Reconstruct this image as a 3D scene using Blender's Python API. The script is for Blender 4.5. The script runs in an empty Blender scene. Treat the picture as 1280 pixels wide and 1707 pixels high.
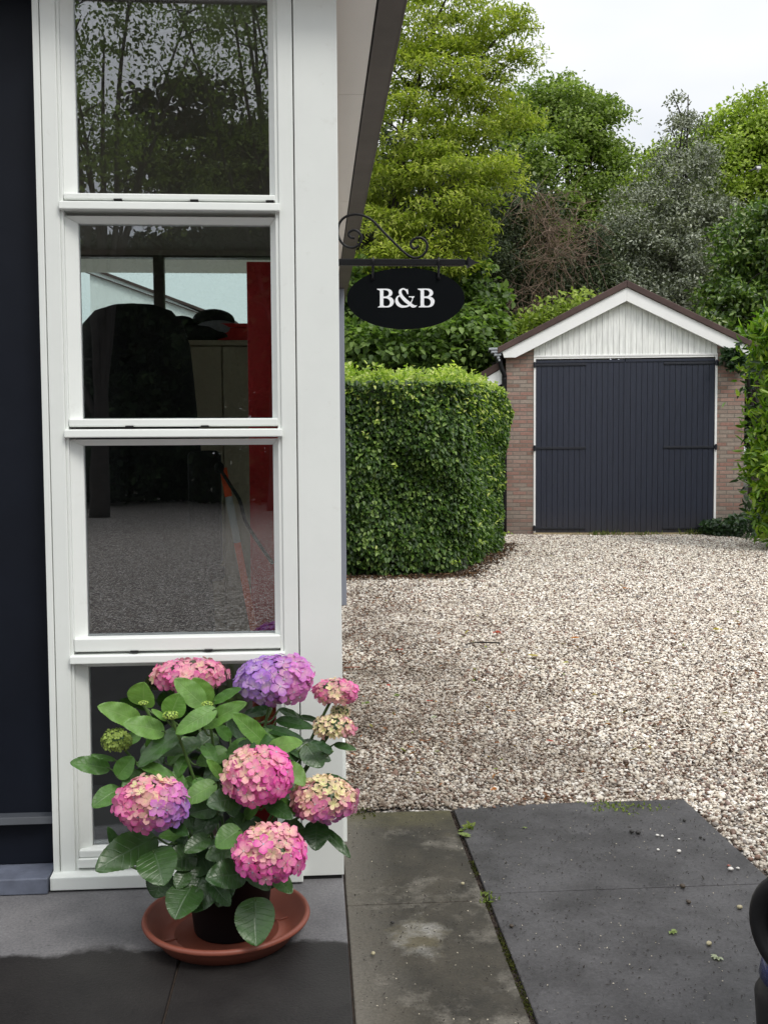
import bpy, bmesh, math, random
import numpy as np
from mathutils import Vector, Matrix
rng = np.random.default_rng(7); random.seed(7)
R = math.radians; SC = bpy.context.scene; COL = SC.collection

# ---------------------------------------------------------------- camera
CAMH, FOC = 1.3, 1700.0
PITCH, ROLL = R(3.3), .0063
_f = Vector((0, math.cos(PITCH), -math.sin(PITCH))); _u0 = Vector((0, math.sin(PITCH), math.cos(PITCH)))
_r = (Vector((1, 0, 0)) - ROLL*_u0).normalized(); _u = _r.cross(_f).normalized()
cd = bpy.data.cameras.new('camera'); cam = bpy.data.objects.new('camera', cd); COL.objects.link(cam)
cd.sensor_fit = 'VERTICAL'; cd.sensor_height = 24; cd.lens = 24*FOC/1707; cd.clip_start = .05; cd.clip_end = 3000
cam.matrix_world = Matrix.Translation((0, 0, CAMH)) @ Matrix((_r, _u, -_f)).transposed().to_4x4()
SC.camera = cam
def ray(px, py): return _f + _r*((px-640)/FOC) - _u*((py-853.5)/FOC)
def at(px, py, Y):
    d = ray(px, py); t = Y/d.y; return Vector((d.x*t, Y, CAMH+d.z*t))
def gr(px, py, z=0):
    d = ray(px, py); t = (z-CAMH)/d.z; return Vector((d.x*t, d.y*t, z))

# ---------------------------------------------------------------- world, sun, exposure
SUN_EL, SUN_ROT = R(52), R(150)
w = bpy.data.worlds.new('World'); SC.world = w; w.use_nodes = True
nt = w.node_tree; nt.nodes.clear(); N = nt.nodes.new; L = nt.links.new
out = N('ShaderNodeOutputWorld'); bg = N('ShaderNodeBackground'); L(bg.outputs[0], out.inputs[0])
sky = N('ShaderNodeTexSky'); sky.sky_type = 'NISHITA'; sky.sun_disc = False
sky.sun_elevation = SUN_EL; sky.sun_rotation = SUN_ROT
tc = N('ShaderNodeTexCoord'); mp = N('ShaderNodeMapping'); mp.inputs['Scale'].default_value = (1.2, 1.2, 3.2)
L(tc.outputs['Generated'], mp.inputs[0])
nz = N('ShaderNodeTexNoise'); nz.inputs['Scale'].default_value = 1.5; nz.inputs['Detail'].default_value = 4
nz.inputs['Roughness'].default_value = .5
L(mp.outputs[0], nz.inputs[0])
cr = N('ShaderNodeValToRGB'); e = cr.color_ramp.elements
e[0].position = .36; e[0].color = (.80, .84, .90, 1); e[1].position = .60; e[1].color = (1.05, 1.05, 1.05, 1)
L(nz.outputs[0], cr.inputs[0])
# an overcast sky is brighter overhead than towards the horizon
sz = N('ShaderNodeSeparateXYZ'); L(tc.outputs['Generated'], sz.inputs[0])
zc = N('ShaderNodeMath'); zc.operation = 'MAXIMUM'; L(sz.outputs[2], zc.inputs[0]); zc.inputs[1].default_value = 0
zz = N('ShaderNodeMath'); zz.operation = 'MULTIPLY'; L(zc.outputs[0], zz.inputs[0]); L(zc.outputs[0], zz.inputs[1])
za = N('ShaderNodeMath'); za.operation = 'MULTIPLY_ADD'; L(zz.outputs[0], za.inputs[0]); za.inputs[1].default_value = 10.5; za.inputs[2].default_value = 7.4
vm = N('ShaderNodeVectorMath'); vm.operation = 'SCALE'; L(za.outputs[0], vm.inputs['Scale'])
L(cr.outputs[0], vm.inputs[0])
mx = N('ShaderNodeMix'); mx.data_type = 'RGBA'; mx.inputs[0].default_value = .9
L(sky.outputs[0], mx.inputs[6]); L(vm.outputs[0], mx.inputs[7]); L(mx.outputs[2], bg.inputs[0])
bg.inputs[1].default_value = .1
sd = bpy.data.lights.new('sun', 'SUN'); sd.energy = 1.5; sd.angle = R(18); sd.color = (1, .96, .9)
so = bpy.data.objects.new('sun', sd); COL.objects.link(so)
# direction towards the sun (azimuth: behind the camera and to its right)
sv = Vector((.55, -.62, 0)).normalized()*math.cos(SUN_EL) + Vector((0, 0, math.sin(SUN_EL)))
so.rotation_euler = sv.to_track_quat('Z', 'Y').to_euler(); so.location = (3, -4, 9)
sky.sun_rotation = math.atan2(sv.x, sv.y)
SC.view_settings.view_transform = 'Standard'; SC.view_settings.look = 'None'
SC.view_settings.exposure = 0.36; SC.view_settings.gamma = 1; SC.view_settings.use_curve_mapping = False
SC.render.engine = 'CYCLES'
SC.cycles.max_bounces = 8; SC.cycles.diffuse_bounces = 4; SC.cycles.transparent_max_bounces = 12

# ---------------------------------------------------------------- helpers: materials
def rgb(c): return (c[0], c[1], c[2], 1)
class M:
    """small node-material builder"""
    def __init__(s, name):
        s.m = bpy.data.materials.new(name); s.m.use_nodes = True; s.t = s.m.node_tree
        s.b = s.t.nodes['Principled BSDF']; s.o = s.t.nodes['Material Output']; s.tcn = None
    def n(s, typ, **kw):
        nd = s.t.nodes.new('ShaderNode'+typ)
        for k, v in kw.items():
            if k.startswith('i_'): nd.inputs[k[2:].replace('_', ' ')].default_value = v
            elif k.startswith('x'): nd.inputs[int(k[1:])].default_value = v
            else: setattr(nd, k, v)
        return nd
    def l(s, a, b): s.t.links.new(a, b)
    def co(s, kind='Object'):
        if not s.tcn: s.tcn = s.n('TexCoord')
        return s.tcn.outputs[kind]
    def noise(s, scale, detail=4, rough=.6, vec=None, stretch=None):
        nn = s.n('TexNoise'); nn.inputs['Scale'].default_value = scale; nn.inputs['Detail'].default_value = detail
        nn.inputs['Roughness'].default_value = rough
        v = vec or s.co()
        if stretch:
            q = s.n('Mapping'); q.inputs['Scale'].default_value = stretch; s.l(v, q.inputs[0]); v = q.outputs[0]
        s.l(v, nn.inputs['Vector']); return nn.outputs[0]
    def ramp(s, fac, stops, interp='LINEAR'):
        r = s.n('ValToRGB'); r.color_ramp.interpolation = interp; el = r.color_ramp.elements
        while len(el) < len(stops): el.new(.5)
        for k, (p, c) in enumerate(stops):
            el[k].position = p; el[k].color = rgb(c) if hasattr(c, '__len__') else (c, c, c, 1)
        s.l(fac, r.inputs[0]); return r.outputs[0]
    def mix(s, fac, a, b, blend='MIX'):
        q = s.n('Mix', data_type='RGBA', blend_type=blend)
        for sock, v in ((q.inputs[0], fac), (q.inputs[6], a), (q.inputs[7], b)):
            if isinstance(v, bpy.types.NodeSocket): s.l(v, sock)
            elif hasattr(v, '__len__'): sock.default_value = rgb(v)
            else: sock.default_value = v
        return q.outputs[2]
    def math(s, op, a, b=0.0, c=None):
        q = s.n('Math', operation=op)
        for i, v in enumerate((a, b, c)):
            if v is None: continue
            if isinstance(v, bpy.types.NodeSocket): s.l(v, q.inputs[i])
            else: q.inputs[i].default_value = v
        return q.outputs[0]
    def sep(s, vec):
        q = s.n('SeparateXYZ'); s.l(vec, q.inputs[0]); return q.outputs
    def base(s, v):
        if isinstance(v, bpy.types.NodeSocket): s.l(v, s.b.inputs['Base Color'])
        else: s.b.inputs['Base Color'].default_value = rgb(v)
    def rough(s, v):
        if isinstance(v, bpy.types.NodeSocket): s.l(v, s.b.inputs['Roughness'])
        else: s.b.inputs['Roughness'].default_value = v
    def bump(s, h, strength=.3, dist=.01):
        q = s.n('Bump'); q.inputs['Strength'].default_value = strength; q.inputs['Distance'].default_value = dist
        s.l(h, q.inputs['Height']); s.l(q.outputs[0], s.b.inputs['Normal'])
    def translucent(s, col, fac):
        t = s.n('BsdfTranslucent')
        if isinstance(col, bpy.types.NodeSocket): s.l(col, t.inputs[0])
        else: t.inputs[0].default_value = rgb(col)
        q = s.n('MixShader'); q.inputs[0].default_value = fac
        s.l(s.b.outputs[0], q.inputs[1]); s.l(t.outputs[0], q.inputs[2]); s.l(q.outputs[0], s.o.inputs[0])

def simple(name, c, rough=.5, var=.12, scale=6, bump=0, bscale=60, spec=.5, metal=0, dirt=None):
    m = M(name); nf = m.noise(scale, 5)
    lo = tuple(x*(1-var) for x in c); hi = tuple(min(1, x*(1+var)) for x in c)
    colr = m.ramp(nf, [(.3, lo), (.7, hi)])
    if dirt:
        d = m.ramp(m.noise(dirt[1], 8, .75), [(dirt[2], 0), (dirt[2]+.12, 1)])
        colr = m.mix(m.math('MULTIPLY', d, dirt[3]), colr, dirt[0])
    m.base(colr); m.rough(m.math('ADD', m.math('MULTIPLY', m.noise(scale*3, 3), .15), rough-.07))
    m.b.inputs['Specular IOR Level'].default_value = spec; m.b.inputs['Metallic'].default_value = metal
    if bump: m.bump(m.noise(bscale, 4), bump, .004)
    return m.m

def foliage(name, stops, rough=.5, trans=.3, clump=.9, spec=.4, dead=None):
    m = M(name); g = m.n('NewGeometry')
    c = m.ramp(g.outputs['Random Per Island'], stops)
    n1 = m.ramp(m.noise(clump, 3), [(.3, (.62, .66, .6)), (.7, (1.3, 1.25, 1.2))])
    c = m.mix(1.0, c, n1, 'MULTIPLY')
    m.base(c); m.rough(rough); m.b.inputs['Specular IOR Level'].default_value = spec
    if trans:
        m.translucent(m.mix(1.0, c, (1.5, 1.7, .8), 'MULTIPLY'), trans)
    return m.m

# ---------------------------------------------------------------- helpers: meshes
class MB:
    def __init__(s): s.bm = bmesh.new()
    def _bevel(s, vs, bev):
        es = set()
        for v in vs:
            for ed in v.link_edges: es.add(ed)
        bmesh.ops.bevel(s.bm, geom=list(es), offset=bev, segments=2, profile=.5, affect='EDGES')
    def box(s, x0, x1, y0, y1, z0, z1, bev=0, mi=0):
        c = [(x0, y0, z0), (x1, y0, z0), (x1, y1, z0), (x0, y1, z0), (x0, y0, z1), (x1, y0, z1), (x1, y1, z1), (x0, y1, z1)]
        return s.hexa(c, bev, mi)
    def hexa(s, c, bev=0, mi=0):
        v = [s.bm.verts.new(p) for p in c]
        for f in ((0, 3, 2, 1), (4, 5, 6, 7), (0, 1, 5, 4), (1, 2, 6, 5), (2, 3, 7, 6), (3, 0, 4, 7)):
            s.bm.faces.new([v[i] for i in f]).material_index = mi
        if bev: s._bevel(v, bev)
        return s
    def prism(s, pts, y0, y1, bev=0, mi=0):
        """polygon in x,z extruded along y"""
        a = [s.bm.verts.new((p[0], y0, p[1])) for p in pts]; b = [s.bm.verts.new((p[0], y1, p[1])) for p in pts]
        s.bm.faces.new(a).material_index = mi; s.bm.faces.new(b[::-1]).material_index = mi
        n = len(pts)
        for i in range(n): s.bm.faces.new([a[i], b[i], b[(i+1) % n], a[(i+1) % n]]).material_index = mi
        if bev: s._bevel(a+b, bev)
        return s
    def slab(s, pts, z0, z1, bev=0):
        a = [s.bm.verts.new((p[0], p[1], z0)) for p in pts]; b = [s.bm.verts.new((p[0], p[1], z1)) for p in pts]
        s.bm.faces.new(a[::-1]); s.bm.faces.new(b); n = len(pts)
        for i in range(n): s.bm.faces.new([a[i], a[(i+1) % n], b[(i+1) % n], b[i]])
        if bev: s._bevel(a+b, bev)
        return s
    def tube(s, pts, rad, n=8, cap=True):
        pts = [Vector(p) for p in pts]; k = len(pts)
        if not hasattr(rad, '__len__'): rad = [rad]*k
        rings = []; prev = None
        for i, p in enumerate(pts):
            t = (pts[min(i+1, k-1)]-pts[max(i-1, 0)])
            t = t.normalized() if t.length > 1e-9 else Vector((0, 0, 1))
            if prev is None:
                a = t.orthogonal().normalized()
            else:
                a = (prev - t*prev.dot(t)); a = a.normalized() if a.length > 1e-6 else t.orthogonal().normalized()
            prev = a; b = t.cross(a)
            rings.append([s.bm.verts.new(p+(a*math.cos(q)+b*math.sin(q))*rad[i]) for q in [2*math.pi*j/n for j in range(n)]])
        for i in range(k-1):
            for j in range(n):
                s.bm.faces.new([rings[i][j], rings[i][(j+1) % n], rings[i+1][(j+1) % n], rings[i+1][j]])
        if cap: s.bm.faces.new(rings[0][::-1]); s.bm.faces.new(rings[-1])
        return s
    def lathe(s, prof, c=(0, 0, 0), n=48, sx=1, sy=1):
        rings = []
        for r, z in prof:
            rings.append([s.bm.verts.new((c[0]+r*sx*math.cos(2*math.pi*j/n), c[1]+r*sy*math.sin(2*math.pi*j/n), c[2]+z)) for j in range(n)])
        for i in range(len(prof)-1):
            for j in range(n): s.bm.faces.new([rings[i][j], rings[i][(j+1) % n], rings[i+1][(j+1) % n], rings[i+1][j]])
        s.bm.faces.new(rings[0][::-1]); s.bm.faces.new(rings[-1])
        return s
    def ball(s, c, r, sub=2, rot=None, jit=0):
        q = bmesh.ops.create_icosphere(s.bm, subdivisions=sub, radius=1)
        for v in q['verts']:
            p = Vector((v.co.x*r[0], v.co.y*r[1], v.co.z*r[2]))*(1+random.uniform(-jit, jit))
            if rot: p = rot @ p
            v.co = p+Vector(c)
        return s
    def build(s, name, mats, parent=None, smooth=False, mw=None):
        me = bpy.data.meshes.new(name); bmesh.ops.recalc_face_normals(s.bm, faces=s.bm.faces); s.bm.to_mesh(me); s.bm.free()
        for m in (mats if isinstance(mats, (list, tuple)) else [mats]): me.materials.append(m)
        if smooth: me.polygons.foreach_set('use_smooth', [True]*len(me.polygons))
        o = bpy.data.objects.new(name, me); COL.objects.link(o)
        if parent: o.parent = parent
        if mw is not None: o.matrix_world = mw
        return o
def tag(o, label=None, cat=None, group=None, kind=None):
    if label: o['label'] = label
    if cat: o['category'] = cat
    if group: o['group'] = group
    if kind: o['kind'] = kind
    return o
def empty(name, loc=(0, 0, 0), rz=0, label=None, cat=None, group=None):
    o = bpy.data.objects.new(name, None); COL.objects.link(o); o.location = loc; o.rotation_euler = (0, 0, rz)
    o.empty_display_size = .1
    return tag(o, label, cat, group)
def np_mesh(name, V, F, mat, parent=None, smooth=False, col=None):
    """V (n,3); F (m,k) all faces with k corners"""
    V = np.asarray(V, np.float32); F = np.asarray(F, np.int32); m, k = F.shape
    me = bpy.data.meshes.new(name); me.vertices.add(len(V)); me.vertices.foreach_set('co', V.ravel())
    me.loops.add(m*k); me.loops.foreach_set('vertex_index', F.ravel())
    me.polygons.add(m); me.polygons.foreach_set('loop_start', np.arange(0, m*k, k, dtype=np.int32))
    me.polygons.foreach_set('loop_total', np.full(m, k, np.int32))
    if smooth: me.polygons.foreach_set('use_smooth', np.ones(m, bool))
    if col is not None:
        a = me.color_attributes.new('Col', 'FLOAT_COLOR', 'POINT')
        c4 = np.ones((len(V), 4), np.float32); c4[:, :3] = col; a.data.foreach_set('color', c4.ravel())
    me.materials.append(mat); me.update(calc_edges=True)
    o = bpy.data.objects.new(name, me); COL.objects.link(o)
    if parent: o.parent = parent
    return o
def unit(a): return a/np.maximum(np.linalg.norm(a, axis=-1, keepdims=True), 1e-9)
def leaf_geo(P, D, Nn, Ls, Ws, fold=.25, curl=.15):
    """leaf blades: six points, two faces folded along the midrib"""
    D = unit(D); S = unit(np.cross(D, Nn)); Nn = np.cross(S, D)
    Ls = np.asarray(Ls).reshape(-1, 1); Ws = np.asarray(Ws).reshape(-1, 1)
    base = P; tip = P+D*Ls-Nn*Ls*curl
    l1 = P+D*Ls*.3+S*Ws*.5+Nn*Ws*fold; l2 = P+D*Ls*.68+S*Ws*.4+Nn*(Ws*fold-Ls*curl*.4)
    r1 = P+D*Ls*.3-S*Ws*.5+Nn*Ws*fold; r2 = P+D*Ls*.68-S*Ws*.4+Nn*(Ws*fold-Ls*curl*.4)
    V = np.stack([base, l1, l2, tip, r2, r1], 1).reshape(-1, 3)
    n = len(P); b = (np.arange(n)*6)[:, None]
    F = np.concatenate([b+np.array([[0, 1, 2, 3]]), b+np.array([[0, 3, 4, 5]])], 0)
    return V, F
def rdir(n): return unit(rng.normal(size=(n, 3)))
def smooth_path(pts, per=6):
    P = [Vector(p) for p in pts]; outp = []
    for i in range(len(P)-1):
        p0 = P[max(i-1, 0)]; p1 = P[i]; p2 = P[i+1]; p3 = P[min(i+2, len(P)-1)]
        for k in range(per):
            t = k/per; outp.append(.5*((2*p1)+(-p0+p2)*t+(2*p0-5*p1+4*p2-p3)*t*t+(-p0+3*p1-3*p2+p3)*t**3))
    outp.append(P[-1]); return outp
# ---------------------------------------------------------------- materials
white = simple('white_paint', (.76, .785, .755), .45, .035, 3, .06, 45, dirt=((.50, .49, .43), 16, .60, .22))
white2 = simple('barge_paint', (.88, .88, .87), .45, .03, 3)
navy = simple('navy_paint', (.006, .008, .014), .5, .2, 3, .05, 30, spec=.2)
black_iron = simple('black_iron', (.006, .006, .007), .45, .2, 20, .15, 150, spec=.25)
sign_black = simple('sign_black', (.004, .005, .006), .7, .1, 8, spec=.05)
letter_white = simple('letter_white', (.92, .93, .95), .5, .02, 5)
soffit_m = simple('soffit_board', (.88, .84, .81), .7, .03, 1.2, .04, 30)
brown_m = simple('brown_board', (.095, .08, .075), .6, .15, 4, .08, 40)
terracotta = simple('terracotta_plastic', (.20, .055, .033), .5, .1, 6, .03, 50, dirt=((.12, .06, .04), 12, .6, .5))
pot_black = simple('black_plastic', (.005, .005, .006), .55, .2, 6, spec=.2)
soil_m = simple('potting_soil', (.03, .02, .014), .95, .4, 30, 1, 90)
zinc = simple('zinc', (.36, .38, .41), .45, .08, 5)
grey_post = simple('grey_post_paint', (.24, .26, .31), .5, .06, 3)
roof_m = simple('brown_roof', (.075, .045, .04), .8, .3, 4, .3, 30)
darkgap = simple('dark_gap', (.006, .006, .006), .9, .1, 5)
red_m = simple('red_board_paint', (.72, .018, .02), .45, .15, 3, .03, 30)
beige_m = simple('beige_cabinet', (.50, .44, .31), .6, .1, 2)
cloth_black = simple('black_cloth', (.012, .012, .013), .75, .3, 7, .6, 9)
room_m = simple('room_wall', (.42, .37, .33), .8, .1, 2)
room_ceil = simple('room_ceiling', (.34, .30, .26), .8, .1, 2)
room_floor = simple('room_floor_concrete', (.08, .08, .08), .8, .2, 3)
bark = simple('bark', (.075, .06, .048), .9, .4, 8, 1, 20)
bark_dark = simple('dark_bark', (.028, .023, .02), .9, .3, 8, 1, 20)
yellow_wood = simple('threshold_wood', (.34, .27, .16), .8, .3, 12, .4, 40)
blue_paint = simple('blue_car_paint', (.012, .022, .10), .22, .05, 2, spec=.7)
rubber = simple("rubber_trim", (.008, .008, .009), .5, .1, 20, spec=.3)
shoe_grey = simple('grey_shoe', (.35, .37, .40), .6, .1, 10)
orange_m = simple('orange_band', (.85, .10, .02), .5, .05, 10)
grey_band = simple('grey_band', (.42, .43, .42), .5, .05, 10)

def glass(name, refl=1.0, tint=(.92, .96, .95)):
    m = M(name); m.t.nodes.remove(m.b)
    tr = m.n('BsdfTransparent'); tr.inputs[0].default_value = rgb(tint)
    gl = m.n('BsdfGlossy'); gl.inputs['Roughness'].default_value = .0; gl.inputs[0].default_value = (.95, .95, 1, 1)
    fr = m.n('Fresnel'); fr.inputs[0].default_value = 1.55
    q = m.n('MixShader'); m.l(m.math('MINIMUM', m.math('MULTIPLY', fr.outputs[0], refl), 1.0), q.inputs[0])
    bp = m.n('Bump'); bp.inputs['Strength'].default_value = .02; bp.inputs['Distance'].default_value = .02
    m.l(m.noise(3.0, 1), bp.inputs['Height']); m.l(bp.outputs[0], gl.inputs['Normal'])
    m.l(tr.outputs[0], q.inputs[1]); m.l(gl.outputs[0], q.inputs[2]); m.l(q.outputs[0], m.o.inputs[0])
    return m.m
pane_glass = glass('window_glass', 3.1)
back_glass = glass('rear_window_glass', 1.0, (.92, .98, .97))

def gravel_mat():
    m = M('gravel_bed'); v = m.n('TexVoronoi'); v.inputs['Scale'].default_value = 52; m.l(m.co(), v.inputs['Vector'])
    s_ = m.sep(v.outputs['Color'])[0]
    c = m.ramp(s_, [(0, (.05, .04, .03)), (.25, (.18, .14, .115)), (.5, (.40, .35, .30)), (.75, (.60, .55, .50)), (1, (.80, .77, .73))])
    edge = m.ramp(v.outputs['Distance'], [(.25, 1), (.7, .12)])
    m.base(m.mix(1.0, c, edge, 'MULTIPLY')); m.rough(.85)
    m.bump(m.math('SUBTRACT', 1.0, v.outputs['Distance']), .8, .012)
    return m.m
def stone_mat():
    m = M('gravel_stones'); g = m.n('NewGeometry')
    c = m.ramp(g.outputs['Random Per Island'], [(0, (.05, .035, .027)), (.10, (.13, .085, .06)), (.2, (.27, .16, .12)), (.28, (.22, .21, .20)),
        (.42, (.46, .39, .31)), (.58, (.64, .57, .47)), (.76, (.76, .70, .60)), (1, (.92, .89, .83))])
    # debris and wet soil staining in irregular patches, stronger along the wall side
    p = m.co(); xyz = m.sep(p)
    n1 = m.math('ADD', m.math('MULTIPLY', m.noise(1.3, 6, .7), .75), m.math('MULTIPLY', m.noise(7, 4, .7), .27))
    side = m.math('MULTIPLY_ADD', xyz[0], -.10, .06)
    near = m.math('MULTIPLY_ADD', xyz[1], -.020, .18)
    f = m.ramp(m.math('ADD', m.math('ADD', n1, side), near), [(.49, 0), (.76, 1)])
    c = m.mix(m.math('MULTIPLY', f, .80), c, (.10, .068, .045))
    m.base(c); m.rough(.6); m.b.inputs['Specular IOR Level'].default_value = .4
    return m.m
gravel_m = gravel_mat(); stone_m = stone_mat()
ground_m = simple('bare_soil', (.05, .045, .028), .95, .5, 1.5, 1, 20)

def slab_mat(kind):
    m = M('slab_'+kind); p = m.co(); xyz = m.sep(p)
    fine = m.noise(130, 3, .7); mid = m.noise(5, 6, .65); spk = m.noise(45, 5, .8)
    if kind == 'porch':
        dry = m.ramp(mid, [(.3, (.11, .108, .113)), (.7, (.18, .176, .18))])
        wet = m.ramp(mid, [(.3, (.013, .012, .012)), (.7, (.026, .024, .023))])
        line = m.math('MULTIPLY_ADD', m.noise(30, 6, .7), .07, m.math('MULTIPLY', m.noise(2.4, 2), .28))
        f = m.ramp(m.math('ADD', m.math('ADD', xyz[1], line), .255), [(.0, 1), (.028, 0)])
        c = m.mix(f, dry, wet)
        m.rough(m.math('MULTIPLY_ADD', f, -.22, .7))
    elif kind == 'mossy':
        c = m.ramp(mid, [(.3, (.020, .018, .014)), (.7, (.058, .050, .037))])
        st = m.ramp(m.noise(3.1, 7, .72), [(.52, 0), (.62, 1)])
        edge = m.ramp(m.math('ADD', xyz[0], m.math('MULTIPLY', mid, .12)), [(.06, 1), (.22, 0)])
        c = m.mix(m.math('MULTIPLY', m.math('MAXIMUM', st, edge), .6), c, (.17, .155, .13))
        dx = m.math('MULTIPLY', m.math('SUBTRACT', xyz[0], .19), 9.5); dy = m.math('MULTIPLY', m.math('ADD', xyz[1], .38), 6.5)
        rr = m.math('SQRT', m.math('ADD', m.math('MULTIPLY', dx, dx), m.math('MULTIPLY', dy, dy)))
        nn_ = m.noise(9, 6, .7)
        ring = m.ramp(m.math('ADD', m.math('MULTIPLY', rr, .6), nn_), [(.75, 1), (1.25, 0)])
        c = m.mix(m.math('MULTIPLY', ring, .75), c, m.ramp(m.noise(11, 5, .6), [(.40, (.10, .085, .05)), (.60, (.27, .26, .235))]))
        far = m.ramp(m.math('ADD', xyz[1], m.math('MULTIPLY', mid, .5)), [(.62, 0), (.85, 1)])
        c = m.mix(m.math('MULTIPLY', far, .45), c, (.11, .10, .035))
        rim = m.ramp(m.n('Value').outputs[0], [(0, 0), (1, 0)])
        m.rough(.55)
    else:
        c = m.ramp(mid, [(.3, (.030, .028, .029)), (.7, (.058, .055, .057))])
        c = m.mix(m.math('MULTIPLY', m.ramp(m.noise(2.6, 7, .72), [(.45, 0), (.62, 1)]), .6), c, (.086, .083, .086))
        m.rough(m.ramp(mid, [(.3, .38), (.7, .55)]))
    spots = m.ramp(spk, [(.62, 0), (.69, 1)])
    c = m.mix(m.math('MULTIPLY', spots, .7), c, (.012, .011, .010))
    c = m.mix(1.0, c, m.ramp(fine, [(.3, .75), (.7, 1.25)]), 'MULTIPLY')
    m.b.inputs['Specular IOR Level'].default_value = .3
    m.base(c); m.bump(m.math('ADD', fine, spk), .35, .003)
    return m.m
slab_porch, slab_mossy, slab_grey = slab_mat('porch'), slab_mat('mossy'), slab_mat('grey')
def bluestone_mat():
    return simple('bluestone', (.125, .14, .185), .45, .25, 14, .15, 80)
bluestone = bluestone_mat()
def brick_mat():
    m = M('brick_wall'); q = m.n('Mapping'); q.vector_type = 'POINT'
    sp = m.sep(m.co()); cb = m.n('CombineXYZ'); m.l(m.math('ADD', sp[0], sp[1]), cb.inputs[0]); m.l(sp[2], cb.inputs[1])
    b = m.n('TexBrick'); b.inputs['Scale'].default_value = 1; b.inputs['Brick Width'].default_value = .22; b.inputs['Row Height'].default_value = .0625
    b.inputs['Mortar Size'].default_value = .0085; b.inputs['Mortar Smooth'].default_value = .3; b.inputs['Bias'].default_value = 0
    b.inputs['Color1'].default_value = (0, 0, 0, 1); b.inputs['Color2'].default_value = (1, 1, 1, 1); b.inputs['Mortar'].default_value = (.5, .5, .5, 1)
    b.offset = .5; m.l(cb.outputs[0], b.inputs['Vector'])
    c = m.ramp(m.sep(b.outputs['Color'])[0], [(0, (.24, .155, .12)), (.3, (.33, .185, .15)), (.55, (.29, .23, .19)), (.8, (.33, .275, .23)), (1, (.37, .215, .175))])
    c = m.mix(1.0, c, m.ramp(m.noise(25, 5, .7), [(.3, .78), (.7, 1.2)]), 'MULTIPLY')
    c = m.mix(b.outputs['Fac'], c, (.19, .165, .14))
    low = m.ramp(m.math('ADD', sp[2], m.math('MULTIPLY', m.noise(2), .6)), [(.35, 1), (.95, 0)])
    c = m.mix(m.math('MULTIPLY', low, .5), c, (.16, .14, .12))
    m.base(c); m.rough(.9); m.bump(m.math('SUBTRACT', 1.0, b.outputs['Fac']), .5, .008)
    return m.m
brick_m = brick_mat()
def board_mat(name, c, rough, dirtc):
    m = M(name); sp = m.sep(m.co()); nf = m.noise(4, 5, .6, stretch=(9, 9, .7))
    k = m.ramp(nf, [(.3, tuple(x*.8 for x in c)), (.7, tuple(x*1.18 for x in c))])
    low = m.ramp(m.math('ADD', sp[2], m.math('MULTIPLY', nf, .35)), [(.25, 1), (.6, 0)])
    k = m.mix(m.math('MULTIPLY', low, .3), k, dirtc); m.base(k); m.rough(rough); m.bump(nf, .1, .004)
    return m.m
door_board = board_mat('door_boards', (.019, .0235, .041), .5, (.06, .05, .045))
clad_board = board_mat('cladding_boards', (.84, .85, .82), .5, (.5, .5, .45))

# ---------------------------------------------------------------- foliage materials
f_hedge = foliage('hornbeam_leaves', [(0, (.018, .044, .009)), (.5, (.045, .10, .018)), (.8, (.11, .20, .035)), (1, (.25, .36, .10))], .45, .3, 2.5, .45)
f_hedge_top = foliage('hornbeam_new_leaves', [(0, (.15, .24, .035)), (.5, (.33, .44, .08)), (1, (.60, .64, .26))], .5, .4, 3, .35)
f_lime = foliage('lime_leaves', [(0, (.14, .19, .025)), (.5, (.26, .32, .05)), (1, (.42, .45, .11))], .55, .42, .7, .25)
f_oak = foliage('oak_leaves', [(0, (.09, .14, .028)), (.6, (.18, .26, .05)), (1, (.30, .38, .11))], .5, .3, .5, .3)
f_oak2 = foliage('bright_oak_leaves', [(0, (.13, .19, .025)), (.6, (.27, .36, .06)), (1, (.42, .50, .13))], .5, .35, .5, .3)
f_holly = foliage('grey_holly_leaves', [(0, (.09, .105, .07)), (.5, (.20, .225, .17)), (.85, (.31, .34, .27)), (1, (.44, .46, .39))], .38, .15, .9, .6)
f_right = foliage('broad_leaves', [(0, (.035, .07, .014)), (.6, (.09, .165, .03)), (.9, (.20, .30, .06)), (1, (.32, .38, .18))], .38, .25, 1.2, .55)
f_dark = foliage('yew_leaves', [(0, (.02, .034, .014)), (.6, (.055, .08, .035)), (1, (.15, .18, .10))], .5, .15, 1.2, .35)
f_under = foliage('maple_leaves', [(0, (.045, .085, .02)), (.5, (.10, .17, .04)), (1, (.22, .32, .09))], .5, .35, .9, .35)
f_laurel = foliage('laurel_leaves', [(0, (.07, .16, .012)), (.5, (.17, .31, .025)), (1, (.36, .48, .06))], .35, .38, 1.6, .5)
f_ivy = foliage('ivy_leaves', [(0, (.010, .030, .010)), (.6, (.025, .065, .018)), (1, (.07, .12, .05))], .4, .2, 3, .5)
f_darkened = foliage('darkened_leaves', [(0, (.010, .020, .008)), (.6, (.022, .038, .016)), (1, (.045, .07, .03))], .7, .1, 1.2, .15)  # leaf colour darkened so its reflection in the panes stays dim
f_weed = foliage('weed_leaves', [(0, (.08, .13, .02)), (1, (.25, .30, .08))], .6, .3, 3, .3)
f_moss = foliage('moss', [(0, (.02, .028, .006)), (1, (.07, .075, .018))], .9, .1, 5, .1)
twig_m = simple('dead_twigs', (.22, .155, .115), .9, .35, 3)

# ---------------------------------------------------------------- the ground
MB().box(-300, 300, -300, 300, -.6, -.10).build('ground', ground_m)['kind'] = 'structure'
g_o = MB().slab([(-9, -24), (9, -24), (9, 17.0), (-9, 17.0)], -.08, -.012).build('gravel_drive', gravel_m); g_o['kind'] = 'structure'

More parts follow.
